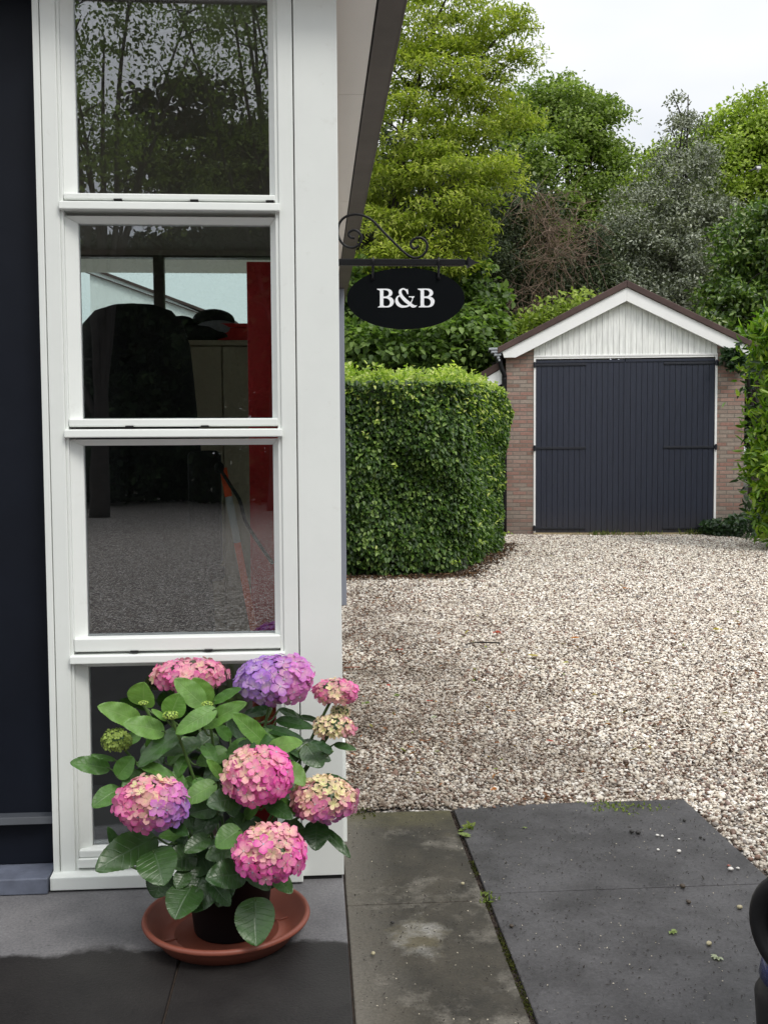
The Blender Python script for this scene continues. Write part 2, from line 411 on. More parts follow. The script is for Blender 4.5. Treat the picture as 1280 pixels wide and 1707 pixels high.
HX, HY, HA = -.1294, 3.0564, R(3.9)
HM = Matrix.Translation((HX, HY, 0)) @ Matrix.Rotation(HA, 4, 'Z'); HI = HM.inverted()
def loc2w(x, y, z=0): return HM @ Vector((x, y, z))
def paving(name, x0, x1, y0, y1, m, z=0.0):
    o = MB().box(x0, x1, y0, y1, -.045, z, .004).build(name, m); o.matrix_world = HM; o['kind'] = 'structure'; return o
paving('porch_paving', -.434, -.002, -3.6, .03, slab_porch)
paving('porch_paving', -2.6, -.440, -3.6, .03, slab_porch)
for (a, b) in ((-1.0, -.188), (-.184, .570), (-1.85, -1.006), (-2.7, -1.856), (-3.55, -2.706)): paving('side_paving', .003, .402, a, b, slab_mossy, -.001)
for (a, b) in ((-1.0, -.150), (-.147, .600), (-1.85, -1.006), (-2.7, -1.856), (-3.55, -2.706)): paving('drive_paving', .416, 1.285, a, b, slab_grey, .003)

b_ = MB().box(-2.59, 1.27, -3.54, .56, -.046, -.008).build('paving_bed', soil_m); b_.matrix_world = HM; b_['kind'] = 'structure'
# gravel stones: real pebbles in the part of the drive the picture shows
def pebbles():
    t = (1+5**.5)/2
    iv = unit(np.array([(-1, t, 0), (1, t, 0), (-1, -t, 0), (1, -t, 0), (0, -1, t), (0, 1, t), (0, -1, -t), (0, 1, -t), (t, 0, -1), (t, 0, 1), (-t, 0, -1), (-t, 0, 1)], float))
    iF = np.array([(0, 11, 5), (0, 5, 1), (0, 1, 7), (0, 7, 10), (0, 10, 11), (1, 5, 9), (5, 11, 4), (11, 10, 2), (10, 7, 6), (7, 1, 8), (3, 9, 4), (3, 4, 2), (3, 2, 6), (3, 6, 8), (3, 8, 9), (4, 9, 5), (2, 4, 11), (6, 2, 10), (8, 6, 7), (9, 8, 1)])
    ov = np.array([(1, 0, 0), (-1, 0, 0), (0, 1, 0), (0, -1, 0), (0, 0, 1), (0, 0, -1)], float)
    oF = np.array([(0, 2, 4), (2, 1, 4), (1, 3, 4), (3, 0, 4), (2, 0, 5), (1, 2, 5), (3, 1, 5), (0, 3, 5)])
    def field(y0, y1, dens, r, bv, bF):
        n = int((y1-y0)*(1.2+.5*y1+.6)*dens*1.3)
        y = rng.uniform(y0, y1, n); x = rng.uniform(-.9, .5*y1+.6, n)
        keep = (x > -.10*y-.0) & (x < .43*y+.5)
        # not on the slabs, not inside the house, not under the hedge
        ca, sa = math.cos(HA), math.sin(HA)
        lx = (x-HX)*ca+(y-HY)*sa; ly = -(x-HX)*sa+(y-HY)*ca
        keep &= ~((lx < 1.30) & (lx > -3) & (ly < .585+.02*np.sin(lx*9)) & (ly > -3)) & ~((lx < 0.0) & (ly > 0) & (ly < 3.7)) & ~((lx < .41) & (ly < .60) & (ly > -3))
        x, y = x[keep], y[keep]; n = len(x)
        s_ = r*np.exp(rng.normal(0, .28, n)); sc = np.stack([s_, s_*rng.uniform(.6, 1, n), s_*rng.uniform(.45, .8, n)], 1)
        V = bv[None]*sc[:, None]*(1+rng.uniform(-.18, .18, (n, len(bv), 1)))
        a = rng.uniform(0, 6.28, n); b = rng.normal(0, .35, n)
        cb, sb = np.cos(b)[:, None], np.sin(b)[:, None]
        X = V[..., 0]*cb-V[..., 2]*sb; Z = V[..., 0]*sb+V[..., 2]*cb; Y = V[..., 1]
        c, s2 = np.cos(a)[:, None], np.sin(a)[:, None]
        z0 = rng.uniform(-.012, .002, n)[:, None] + .006*np.sin(x*3+y*2)[:, None]
        V = np.stack([X*c-Y*s2+x[:, None], X*s2+Y*c+y[:, None], Z+z0], 2).reshape(-1, 3)
        F = (bF[None]+(np.arange(n)*len(bv))[:, None, None]).reshape(-1, 3)
        return V, F
    parts = [field(2.0, 5.6, 11500, .0070, iv, iF), field(5.6, 9, 7500, .0082, iv, iF), field(9, 16.6, 3600, .0122, ov, oF)]
    Vs, Fs, off = [], [], 0
    for V, F in parts: Vs.append(V); Fs.append(F+off); off += len(V)
    o = np_mesh('gravel_stones', np.concatenate(Vs), np.concatenate(Fs), stone_m, smooth=True)
    tag(o, 'pale pink, white and brown pebbles covering the driveway', 'gravel', kind='stuff')
pebbles()

# ---------------------------------------------------------------- the house
house = empty('house', (HX, HY, 0), HA, 'white framed house corner with a tall four pane window and navy door', 'house')
# window: frame mesh, sub-parts panes, bars, sills
YG = .046                       # depth of the glass
f = MB()
f.box(-.870, -.852, -.004, .11, .045, 2.66, .002); f.box(-.850, -.806, .0, .11, .045, 2.66, .0025); f.box(-.8062, -.797, .006, .10, .045, 2.66, .002)
f.box(-.174, -.130, .0, .11, .045, 2.66, .0025); f.box(-.185, -.1738, .006, .10, .045, 2.66, .002)
f.box(-.870, -.128, -.004, .11, 2.6602, 2.70, .002)
win = f.build('window_frame', white, house)
cells = [(2.061, 2.655), (1.407, 1.979), (.755, 1.328), (.112, .664)]
for k, (z0, z1) in enumerate(cells):
    b = MB(); top = z1 > 2.6
    lo = z0-.002
    # bead round the pane: sloped putty profile built of hexahedra
    xa, xb, xc, xd = -.797, -.762, -.2015, -.185
    zt = z1 + (.004 if top else .0)
    b.hexa([(xa, .016, lo-.022), (xb, .034, lo), (xb, .060, lo), (xa, .060, lo-.022), (xa, .016, zt+.018), (xb, .034, zt), (xb, .060, zt), (xa, .060, zt+.018)], .0015)
    b.hexa([(xc, .034, lo), (xd, .016, lo-.022), (xd, .060, lo-.022), (xc, .060, lo), (xc, .034, zt), (xd, .016, zt+.018), (xd, .060, zt+.018), (xc, .060, zt)], .0015)
    b.hexa([(xa, .016, zt+.018), (xb, .034, zt), (xb, .060, zt), (xa, .060, zt+.018), (xd, .016, zt+.0181), (xc, .034, zt+.0001), (xc, .060, zt+.0001), (xd, .060, zt+.0181)], 0)
    b.build('glazing_bead', white, win)
    zb = {0: 2.042, 1: 1.383, 2: .714, 3: .0885}[k]; s_ = MB(); s_.box(-.796, -.184, .004, .060, zb, z0-.0005, .004)
    s_.build('sash_rail', white, win)
    g = MB(); g.box(-.768, -.195, YG, YG+.004, z0-.004, z1+.004); g.build('pane', pane_glass, win)
    sp_ = MB(); sp_.box(-.764, -.199, YG+.012, YG+.016, z0-.01, z0+.004); sp_.build('spacer_bar', zinc, win)
for z in (2.010, 1.351, .681):
    b = MB(); b.hexa([(-.806, -.014, z), (-.171, -.014, z), (-.171, .10, z), (-.806, .10, z), (-.806, -.012, z+.0235), (-.171, -.012, z+.0235), (-.171, .10, z+.029), (-.806, .10, z+.029)], .003)
    b.build('glazing_bar', white, win)
    for hx in (-.64, -.42, -.20) if z > 2 else (-.62, -.40):
        h = MB(); h.box(hx-.012, hx+.012, .0012, .02, z+.0296, z+.0345, .0015)
        h.build('weep_hole', darkgap, win)
b = MB(); b.hexa([(-.874, -.034, .006), (-.124, -.034, .006), (-.124, .10, .006), (-.874, .10, .006), (-.874, -.034, .046), (-.124, -.034, .046), (-.124, .10, .062), (-.874, .10, .062)], .003)
b.build('window_sill', white, win)
b = MB(); b.box(-.797, -.185, -.004, .06, .060, .0875, .003); b.build('lower_rail', white, win)
# corner boards
b = MB(); b.box(-.1265, .0, -.003, .018, .012, 2.70, .002); b.box(-.02, -.001, .0182, .12, .012, 2.70, .001); b.build('corner_board', white, house)
b = MB(); b.box(.0, .012, .035, .14, .10, .24, .002); b.box(.0, .010, .04, .13, .24, .40, .002); b.build('corner_flashing', white, house)
b = MB(); b.box(-.125, -.006, .002, .10, .0, .0118); b.build('gap_strip', darkgap, house)  # near-black strip closing the gap under the raised corner board
# door to the left
b = MB(); b.box(-1.9, -.872, .06, .10, .205, 2.66, .002); b.box(-1.9, -.872, .066, .10, .052, .2049, .002); d_ = b.build('door', navy, house)
b = MB(); b.hexa([(-1.9, .030, .186), (-.872, .030, .186), (-.872, .062, .186), (-1.9, .062, .186), (-1.9, .040, .206), (-.872, .040, .206), (-.872, .062, .214), (-1.9, .062, .214)], .002)
b.build('door_rail', simple('pale_navy_rail', (.045, .05, .06), .4, .2, 5), d_)  # rail colour paler than the door panels
b = MB(); b.box(-1.9, -.878, -.045, .10, .001, .050, .004); b.build('door_step', bluestone, house)
b = MB(); b.box(-2.6, -.872, -.02, .12, 2.6602, 2.70); b.box(-2.6, -1.9, 0, .12, 0, 2.66); b.build('front_wall', navy, house)
# walls of the room behind the window
b = MB(); b.box(-.012, -.0012, .1202, 3.7, 0, 2.69); b.build('side_wall', white, house)
b = MB(); b.box(-2.6, -.013, .1202, 3.6, 0, .02); b.build('room_floor', room_floor, house)
b = MB(); b.box(-2.6, -.013, .1202, 3.6, 2.60, 2.688); b.build('room_ceiling', room_ceil, house)
b = MB(); b.box(-2.7, -2.6, .12, 3.7, 0, .7); b.box(-2.7, -2.6, .12, 3.7, 2.5, 2.69); b.box(-2.7, -2.6, .12, .5, .7001, 2.4999); b.box(-2.7, -2.6, 3.3, 3.7, .7001, 2.4999); b.build('room_wall', room_m, house)  # large unseen opening in this side wall, added to brighten the room
# rear wall with the strip window
def hl(px, py, yl):
    d = ray(px, py); n = Vector((-math.sin(HA), math.cos(HA), 0)); o = Vector((HX, HY, 0))
    t = ((o.dot(n)+yl))/(d.dot(n)); return HI @ (Vector((0, 0, CAMH))+d*t)
zt_ = hl(300, 425, 3.6).z; zs_ = 1.95; m0, m1 = hl(256, 500, 3.6).x, hl(273, 500, 3.6).x
b = MB(); b.box(-2.6, -.0125, 3.6, 3.7, 0, zs_); b.box(-2.6, -.0125, 3.6, 3.7, zt_, 2.5999)
b.box(-2.6, -2.5, 3.6, 3.7, zs_, zt_); b.box(-.20, -.0125, 3.6, 3.7, zs_, zt_); b.build('rear_wall', room_m, house)
b = MB(); b.box(m0, m1, 3.61, 3.69, zs_, zt_, .003); b.box(-2.5, -.20, 3.61, 3.69, zs_, zs_+.02, .003); b.box(-2.5, -.20, 3.61, 3.69, zt_-.012, zt_, .003)
rw = b.build('rear_window', simple('brown_frame', (.10, .085, .075), .5, .1, 4), house)
MB().box(-2.5, m0-.002, 3.65, 3.654, zs_+.02, zt_-.013).build('pane', back_glass, rw)
MB().box(m1+.002, -.20, 3.65, 3.654, zs_+.02, zt_-.013).build('pane', back_glass, rw)
# roof with overhang, soffit boards and brown fascia
b = MB()
for (y0, y1) in ((-.12, .98), (.984, 2.66), (2.664, 4.4), (4.404, 6.6)): b.box(.0005, .128, y0, y1, 2.690, 2.702, .001)
b.box(-2.7, -.0005, -.12, .118, 2.7002, 2.712); b.box(-2.7, -.0005, 3.72, 4.95, 2.69, 2.702)
b.build('soffit', soffit_m, house)
b = MB(); b.box(.134, .212, -.14, 6.62, 2.688, 2.86, .002); b.build('fascia', brown_m, house)
b = MB(); b.box(.2122, .225, -.14, 6.62, 2.70, 2.88, .002); b.box(-2.7, .13, -.14, -.122, 2.70, 2.86); b.build('edge_trim', brown_m, house)
b = MB(); b.box(-2.8, .211, -.13, 4.96, 2.862, 2.91); b.box(.0, .211, 4.9602, 6.61, 2.862, 2.91); b.build('roof', roof_m, house)
b = MB(); b.box(.128, .134, -.12, 6.6, 2.70, 2.705); b.build('soffit_gap', darkgap, house)
b = MB(); b.box(.135, .188, 5.62, 5.70, 0, 2.687, .004); b.build('roof_post', grey_post, house)
b = MB(); b.box(-2.6, -2.5, 4.8, 4.9, 0, 2.687, .004); b.build('roof_post', grey_post, house)

# ---------------------------------------------------------------- things inside the room
def hl(px, py, yl):
    d = ray(px, py); n = Vector((-math.sin(HA), math.cos(HA), 0)); o = Vector((HX, HY, 0))
    t = ((o.dot(n)+yl))/(d.dot(n)); return HI @ (Vector((0, 0, CAMH))+d*t)
p0 = hl(411, 436, .30); p1 = hl(470, 436, .30)
b = MB(); b.box(p0.x, p1.x, .30, .335, .02, p0.z, .003)
o = b.build('red_board', red_m); o.matrix_world = HM; tag(o, 'tall red board standing upright behind the window', 'board')
cab = empty('storage_cabinet', loc2w(-.62, 1.9), HA, 'beige tall storage cabinet behind the window with bags on top', 'cabinet')
p0 = hl(300, 567, 1.7); p1 = hl(440, 567, 1.7); cw = (p1.x-p0.x)/2; ch = p0.z
cab.location = loc2w((p0.x+p1.x)/2, 1.9)
MB().box(-cw, cw, -.18, .25, .0, ch-.025, .003).build('cabinet_body', beige_m, cab)
MB().box(-cw, -.004, -.20, -.182, .03, ch-.03, .003).box(.004, cw, -.20, -.182, .03, ch-.03, .003).build('cabinet_door', beige_m, cab)
MB().box(-cw-.01, cw+.01, -.205, .26, ch-.024, ch, .003).build('cabinet_top', beige_m, cab)
def inroom(name, label, cat, px, py, yl, bm, mats, z=None, smooth=True):
    q = hl(px, py, yl); o = bm.build(name, mats, None, smooth); o.matrix_world = HM @ Matrix.Translation((q.x, yl, q.z if z is None else z))
    return tag(o, label, cat)
ct = ch+.002
b = MB(); b.ball((0, 0, .045), (.10, .09, .055), 3); b.ball((-.15, 0, .03), (.07, .08, .038), 3)
inroom('dark_cap', 'dark rounded cap lying on the cabinet behind the window', 'cap', 356, 505, 1.85, b, cloth_black, ct+.06)
b = MB(); b.ball((0, 0, .0), (.105, .05, .045), 3); b.box(-.20, -.0, -.03, .03, -.035, -.02, .004)
inroom('grey_shoe', 'light grey shoe on top of the cabinet', 'shoe', 362, 520, 1.78, b, shoe_grey, ct+.055)
b = MB(); b.ball((0, 0, 0), (.17, .09, .05), 3, jit=.06)
inroom('black_bag', 'black crumpled bag under the shoe on the cabinet', 'bag', 335, 545, 1.80, b, cloth_black, ct+.03)
b = MB(); b.box(-.09, .09, -.08, .08, 0, .06, .003); b.box(-.09, .09, -.0815, .08, .062, .08, .003, 0)
inroom('red_box', 'dark red box on the cabinet beside the red board', 'box', 398, 555, 1.82, b, red_m, ct, False)
# cloth covered tall shape
b = MB(); prof = [(.23, 0), (.235, .3), (.225, .6), (.205, 1.0), (.185, 1.35), (.175, 1.5), (.155, 1.58), (.12, 1.625), (.07, 1.645), (.001, 1.65)]
q = hl(228, 516, 1.1); k_ = q.z/1.65
b.lathe([(r*1.25, z*k_) for r, z in prof], n=36, sy=.8)
for v in b.bm.verts:
    a = math.atan2(v.co.y, v.co.x); v.co.x *= 1+.05*math.sin(a*5+v.co.z*2); v.co.y *= 1+.06*math.sin(a*7)
o = inroom('covered_barbecue', 'tall rounded object under a black cloth cover inside the room', 'cover', 225, 516, 1.1, b, cloth_black, .02)
# black trousers-like bag hanging, and striped slat
b = MB(); q0, q1 = hl(372, 780, .20), hl(428, 1075, .20)
dv = (q1-q0); nrm = Vector((dv.z, 0, -dv.x)).normalized()*.011
def bandq(t0, t1, mi):
    a, c = q0+dv*t0, q0+dv*t1
    b.hexa([(a-nrm)[:], (a+nrm)[:], (a+nrm+Vector((0, .01, 0)))[:], (a-nrm+Vector((0, .01, 0)))[:], (c-nrm)[:], (c+nrm)[:], (c+nrm+Vector((0, .01, 0)))[:], (c-nrm+Vector((0, .01, 0)))[:]], 0, mi)
bandq(0, .16, 0); bandq(.16, .42, 1); bandq(.42, 1.55, 0)
o = b.build('striped_slat', [orange_m, grey_band]); o.matrix_world = HM; tag(o, 'orange slat with a grey band leaning behind the third pane', 'slat')
b = MB(); b.tube(smooth_path([hl(366, 780, .19), hl(385, 810, .18), hl(400, 835, .18), hl(410, 870, .18), hl(428, 900, .18), hl(455, 940, .19)]), .006, 6)
b.ball(hl(366, 780, .195), (.016, .01, .02), 2)
o = b.build('black_strap', cloth_black, None, True); o.matrix_world = HM; tag(o, 'black strap looped over the orange slat', 'strap')
b = MB(); q = hl(345, 742, .75)
b.box(q.x-.07, q.x+.05, .72, .80, q.z-.45, q.z-.02, .02); b.box(q.x-.075, q.x-.02, .70, .80, q.z-.50, q.z-.452, .01); b.box(q.x, q.x+.055, .70, .80, q.z-.50, q.z-.452, .01)
o = b.build('black_backpack', cloth_black); o.matrix_world = HM; tag(o, 'black bag standing beside the covered object inside', 'bag')

# neighbour building seen through the rear window
nb = empty('neighbour_house', (-2.4, 10.0, 0), 0, 'pale house with a dark roof edge seen through the rear window', 'house')
n0, n1, n2 = [at(*p, 10.0)-Vector((-2.4, 10, 0)) for p in ((150, 444), (345, 521), (395, 541))]
MB().prism([(n0.x, 0), (n2.x-.1, 0), (n2.x-.1, n2.z+.005), (n0.x, n0.z+.015)], .0, 3).build('wall', white2, nb)
MB().prism([(n0.x-.1, n0.z+.01), (n2.x, n2.z), (n2.x, n2.z+.028), (n0.x-.1, n0.z+.038)], -.02, 3.1).build('roof', roof_m, nb)
MB().prism([(n0.x-.1, n0.z-.040), (n1.x, n1.z-.040), (n1.x, n1.z-.030), (n0.x-.1, n0.z-.030)], -.03, -.001).build('trim_strip', roof_m, nb)

# ---------------------------------------------------------------- the sign
YS = HY+.13
def sgn(zx, zy, dy=0): return at(540+zx/4, 340+zy/4, YS+dy)
br = empty('sign_bracket', sgn(90, 390), 0, 'black iron scroll bracket mounted on the white house corner', 'bracket')
def loc(p, o): return Vector(p)-Vector(o.location)
sc_ = YS/FOC/4
b = MB(); a, c = loc(sgn(70, 390), br), loc(sgn(935, 392), br); hh = 21*sc_
b.hexa([(a.x, -hh, a.z-hh), (c.x, -hh, c.z-hh), (c.x, hh, c.z-hh), (a.x, hh, a.z-hh), (a.x, -hh, a.z+hh), (c.x, -hh, c.z+hh), (c.x, hh, c.z+hh), (a.x, hh, a.z+hh)], .0018)
b.build('bar', black_iron, br)
b = MB(); c = loc(sgn(925, 391), br); k_ = sc_
b.lathe([(20*k_, 0), (24*k_, 12*k_), (20*k_, 18*k_), (44*k_, 30*k_), (46*k_, 36*k_), (28*k_, 55*k_), (10*k_, 80*k_), (5*k_, 100*k_), (.3*k_, 108*k_)], n=4)
for v in b.bm.verts:
    x, y, z = v.co; v.co = Vector((z, (x+y)*.7, (x-y)*.7))+c
b.build('spear_tip', black_iron, br)
pts = [(205, 228), (180, 224), (164, 205), (172, 185), (205, 175), (238, 195), (250, 230), (232, 272), (190, 292), (140, 278), (104, 235), (93, 185), (103, 130), (140, 88), (200, 70), (262, 78), (325, 112), (400, 190), (480, 270), (550, 335), (600, 360), (650, 348), (682, 310), (686, 265), (660, 232), (625, 226), (592, 240), (577, 268), (592, 296), (618, 292), (630, 276)]
b = MB(); b.tube([loc(sgn(*p), br) for p in smooth_path([(x, y, 0) for x, y in pts], 5) for p in [(p.x, p.y)]], 8.5*sc_, 10)
b.build('scroll', black_iron, br, True)
b = MB(); a = loc(sgn(90, 392), br); b.box(a.x-.012, a.x-.004, -.014, .014, a.z-.05, a.z+.115, .001); b.build('wall_plate', black_iron, br)
for hx in (328, 765):
    b = MB(); hk = [sgn(hx+2, 400, .014), sgn(hx+2, 372, .010), sgn(hx, 365, 0), sgn(hx-1, 374, -.012), sgn(hx-2, 400, -.0125), sgn(hx-2, 440, -.009), sgn(hx-3, 500, -.0085)]
    b.tube([loc(p, br) for p in smooth_path(hk, 4)], 8*sc_, 8); b.build('hook', black_iron, br, True)
sc0 = sgn(545, 632)
sn = empty('hanging_sign', sc0, 0, 'black oval sign with white serif letters hanging from the scroll bracket', 'sign')
b = MB(); n_ = 72
for (k1, y0, y1) in ((1.0, -.004, .004),):
    b.prism([(388*sc_*k1*math.cos(2*math.pi*i/n_), 200*sc_*k1*math.sin(2*math.pi*i/n_)) for i in range(n_)], y0, y1, .0012)
b.build('sign_board', sign_black, sn)
for hx in (-217, 218):
    b = MB(); b.tube([(hx*sc_, -.0055, 132*sc_), (hx*sc_, -.0035, 132*sc_)], 12*sc_, 12); b.build('eyelet', black_iron, sn)
def letter(name, outer, holes, ox):
    cu = bpy.data.curves.new(name, 'CURVE'); cu.dimensions = '2D'; cu.fill_mode = 'BOTH'; cu.extrude = .0008
    for poly in [outer]+holes:
        sp = cu.splines.new('POLY'); P = []
        m_ = len(poly)
        for i in range(m_):
            a, c = poly[i], poly[(i+1) % m_]
            P.append(a)
        sp.points.add(len(P)-1); sp.use_cyclic_u = True
        for i, (x, y) in enumerate(P): sp.points[i].co = ((x+ox)*1.0, -y, 0, 1)
    to = bpy.data.objects.new('tmp', cu); COL.objects.link(to)
    dg = bpy.context.evaluated_depsgraph_get(); me = bpy.data.meshes.new_from_object(to.evaluated_get(dg))
    bpy.data.objects.remove(to)
    kx = YS/FOC/11.13; bw = sc0
    for v in me.vertices:
        x, y, z = v.co; p = at(620+x/11.13, 470-y/11.13, YS) - bw
        v.co = (p.x, -.0052 + (z*.0 if abs(z) < 1e-9 else z), p.z)
    me.materials.clear(); me.materials.append(letter_white); me.name = name
    o = bpy.data.objects.new(name, me); COL.objects.link(o); o.parent = sn; return o
def cm(poly, hard=()):
    """round the polygon by Catmull-Rom, leaving the listed corners sharp"""
    n = len(poly); P = []
    for i in range(n):
        p0, p1, p2, p3 = [Vector(poly[j % n]) for j in (i-1, i, i+1, i+2)]
        h1, h2 = i in hard, (i+1) % n in hard
        if h1 and h2: P.append(tuple(p1)); continue
        if h1: p0 = p1
        if h2: p3 = p2
        for k in range(4):
            t = k/4; q = .5*((2*p1)+(-p0+p2)*t+(2*p0-5*p1+4*p2-p3)*t*t+(-p0+3*p1-3*p2+p3)*t**3); P.append((q.x, q.y))
    return P
Bo = [(92, 132), (250, 130), (310, 136), (355, 158), (378, 200), (372, 240), (345, 270), (318, 282), (365, 298), (398, 335), (405, 375), (390, 425), (350, 462), (300, 477), (110, 477), (112, 465), (140, 455), (147, 440), (147, 185), (140, 165), (95, 145)]
Bo = cm(Bo, (0, 1, 7, 13, 14, 15, 17, 18, 20))
B1 = cm([(212, 155), (250, 157), (290, 170), (312, 205), (308, 240), (285, 265), (250, 275), (212, 275)], (0, 7))
B2 = cm([(212, 308), (260, 308), (305, 325), (332, 365), (332, 400), (315, 435), (280, 452), (240, 452), (218, 440), (212, 420)], (0,))
A0 = [(560, 122), (600, 125), (640, 142), (662, 132), (670, 180), (672, 232), (652, 230), (632, 185), (600, 153), (568, 150), (548, 180), (555, 220), (575, 255), (620, 305), (665, 345), (712, 382), (735, 345), (742, 312), (728, 292), (680, 286), (680, 272), (785, 272), (783, 288), (765, 300), (750, 350), (728, 400), (770, 430), (805, 442), (834, 437), (822, 457), (790, 477), (755, 480), (725, 468), (700, 447), (650, 472), (580, 482), (520, 475), (465, 440), (435, 390), (430, 345), (445, 300), (475, 265), (510, 250), (495, 215), (495, 180), (515, 145)]
A0 = cm(A0, (3, 5, 6, 15, 19, 20, 21, 25, 28, 33, 42))
A1 = cm([(508, 270), (482, 300), (482, 340), (500, 385), (540, 425), (590, 442), (640, 440), (672, 427), (600, 375), (550, 320)], (0, 7))
letter('letter', Bo, [B1, B2], 0); letter('letter', A0, [A1], 0); letter('letter', [(x, y-2) for x, y in Bo], [[(x, y-2) for x, y in q] for q in (B1, B2)], 752)
# ---------------------------------------------------------------- the garage
GA = R(-4.3); gp = gr(889, 891)
gar = empty('garage', (gp.x, gp.y, 0), GA, 'brick garage with navy double doors and a white gable at the end of the drive', 'garage')
PX, WL, WR = 1.405, -.436, 3.23
def rz(x): return 3.62-abs(x-PX)*.498     # underside of the bargeboards
b = MB(); b.prism([(WL, -.1), (-.001, -.1), (-.001, rz(-.001)+.1), (WL, rz(WL)+.1)], .0, .22)
b.prism([(2.811, -.1), (WR, -.1), (WR, rz(WR)+.1), (2.811, rz(2.811)+.1)], .0, .22)
b.box(WL, WL+.2, .2202, 6, -.1, 2.75); b.box(WR-.2, WR, .2202, 6, -.1, 2.75); b.box(WL, WR, 5.8, 6.02, -.1, 2.7)
b.build('brick_wall', brick_m, gar)
b = MB(); n_ = 32
for i in range(n_):
    x0 = .0+i*2.81/n_; x1 = x0+2.81/n_-.004
    b.prism([(x0, 2.81), (x1, 2.81), (x1, rz(x1)+.12), (x0, rz(x0)+.12)] if not (x0 < PX < x1) else [(x0, 2.81), (x1, 2.81), (x1, rz(x1)+.12), (PX, rz(PX)+.12), (x0, rz(x0)+.12)], -.005, .03, .0015)
b.prism([(0, 2.80), (2.81, 2.80), (PX, rz(PX)+.1)], .031, .08)
b.build('gable_cladding', clad_board, gar)
b = MB(); b.box(-.006, 2.816, -.02, .02, 2.785, 2.8095, .002); b.box(-.004, .028, -.015, .05, .03, 2.755, .002); b.box(2.782, 2.814, -.015, .05, .03, 2.755, .002); b.box(-.004, 2.814, -.012, .05, 2.7552, 2.7848, .002)
b.build('door_frame', white2, gar)
strap_m = simple('painted_strap', (.012, .014, .022), .5, .2, 10)
def leafdoor(x0, x1, hinge):
    b = MB(); n = 16; wd = (x1-x0)/n
    for i in range(n): b.box(x0+i*wd, x0+(i+1)*wd-.0045, .0, .035, .035, 2.735, .002)
    b.box(x0+.002, x1-.002, .036, .05, .04, 2.73)
    d = b.build('door', door_board, gar)
    for z in (2.665, 1.365, .10):
        sx0, sx1 = (x0+.0, x0+.78) if hinge < 0 else (x1-.78, x1)
        s_ = MB(); s_.box(sx0, sx1, -.014, -.0005, z-.017, z+.017, .003)
        hx = x0-.02 if hinge < 0 else x1+.02
        s_.box(hx-.022, hx+.022, -.032, -.0162, z-.035, z+.035, .003); s_.tube([(hx, -.03, z-.045), (hx, -.03, z+.045)], .014, 10)
        s_.build('strap_hinge', strap_m, d)
    r_ = MB(); r_.box(x0+.003, x1-.003, -.010, -.0003, 2.695, 2.733, .003); r_.build('top_rail', door_board, d)
leafdoor(.031, 1.402, -1); leafdoor(1.409, 2.779, 1)
b = MB(); b.box(1.392, 1.418, -.012, -.0006, .04, 2.69, .002); b.build('meeting_strip', door_board, gar)
b = MB(); b.box(-.01, 2.82, -.09, .05, -.02, .028, .004); b.build('threshold', yellow_wood, gar)
# bargeboards, roof
b = MB(); xl, xr = -.50, 3.31
b.prism([(xl, rz(xl)+.20), (xl+.03, rz(-.29)), (-.29, rz(-.29)), (PX, rz(PX)), (PX, rz(PX)+.205)], -.12, -.075, .003)
b.prism([(PX+.001, rz(PX)), (3.10, rz(3.10)), (xr-.03, rz(3.10)), (xr, rz(xr)+.20), (PX+.001, rz(PX)+.205)], -.12, -.075, .003)
b.build('bargeboard', white2, gar)
b = MB(); b.prism([(xl-.07, rz(xl-.07)+.20), (PX, rz(PX)+.207), (PX, rz(PX)+.315), (xl-.07, rz(xl-.07)+.30)], -.15, 6.2, .01)
b.prism([(PX+.001, rz(PX)+.207), (xr+.07, rz(xr+.07)+.20), (xr+.07, rz(xr+.07)+.30), (PX+.001, rz(PX)+.315)], -.15, 6.2, .01)
b.build('roof', roof_m, gar)
# gutter at the left eave, black downpipe
b = MB()
for i, (w_, z_) in enumerate(((.22, .0), (.20, -.045), (.165, -.09), (.125, -.135), (.08, -.175))):
    b.box(-.60-w_*.5+i*.028, -.60+w_*.5, -.14+i*.004, 1.5, 2.93+z_-.035, 2.93+z_, .008)
b.build('gutter', zinc, gar)
b = MB(); b.tube(smooth_path([(-.52, -.05, 2.90), (-.53, -.05, 2.75), (-.50, -.05, 2.60), (-.462, -.04, 2.5), (-.462, -.03, 2.2), (-.462, -.03, .0)]), .038, 12); b.build('downpipe', black_iron, gar, True)
# lean-to on the left
b = MB(); b.prism([(-1.9, -.1), (-.47, -.1), (-.47, 2.3), (-1.9, 1.6)], 1.2, 5); b.build('shed_wall', brown_m, gar)
b = MB(); b.prism([(-.50, 2.62), (-.50, 2.38), (-1.9, 1.58), (-1.9, 1.82)], .02, .06, .003); b.build('shed_bargeboard', white2, gar)
b = MB(); b.prism([(-.50, 2.63), (-.50, 2.75), (-1.96, 1.92), (-1.96, 1.80)], .0, 5.2, .008); b.build('shed_roof', roof_m, gar)

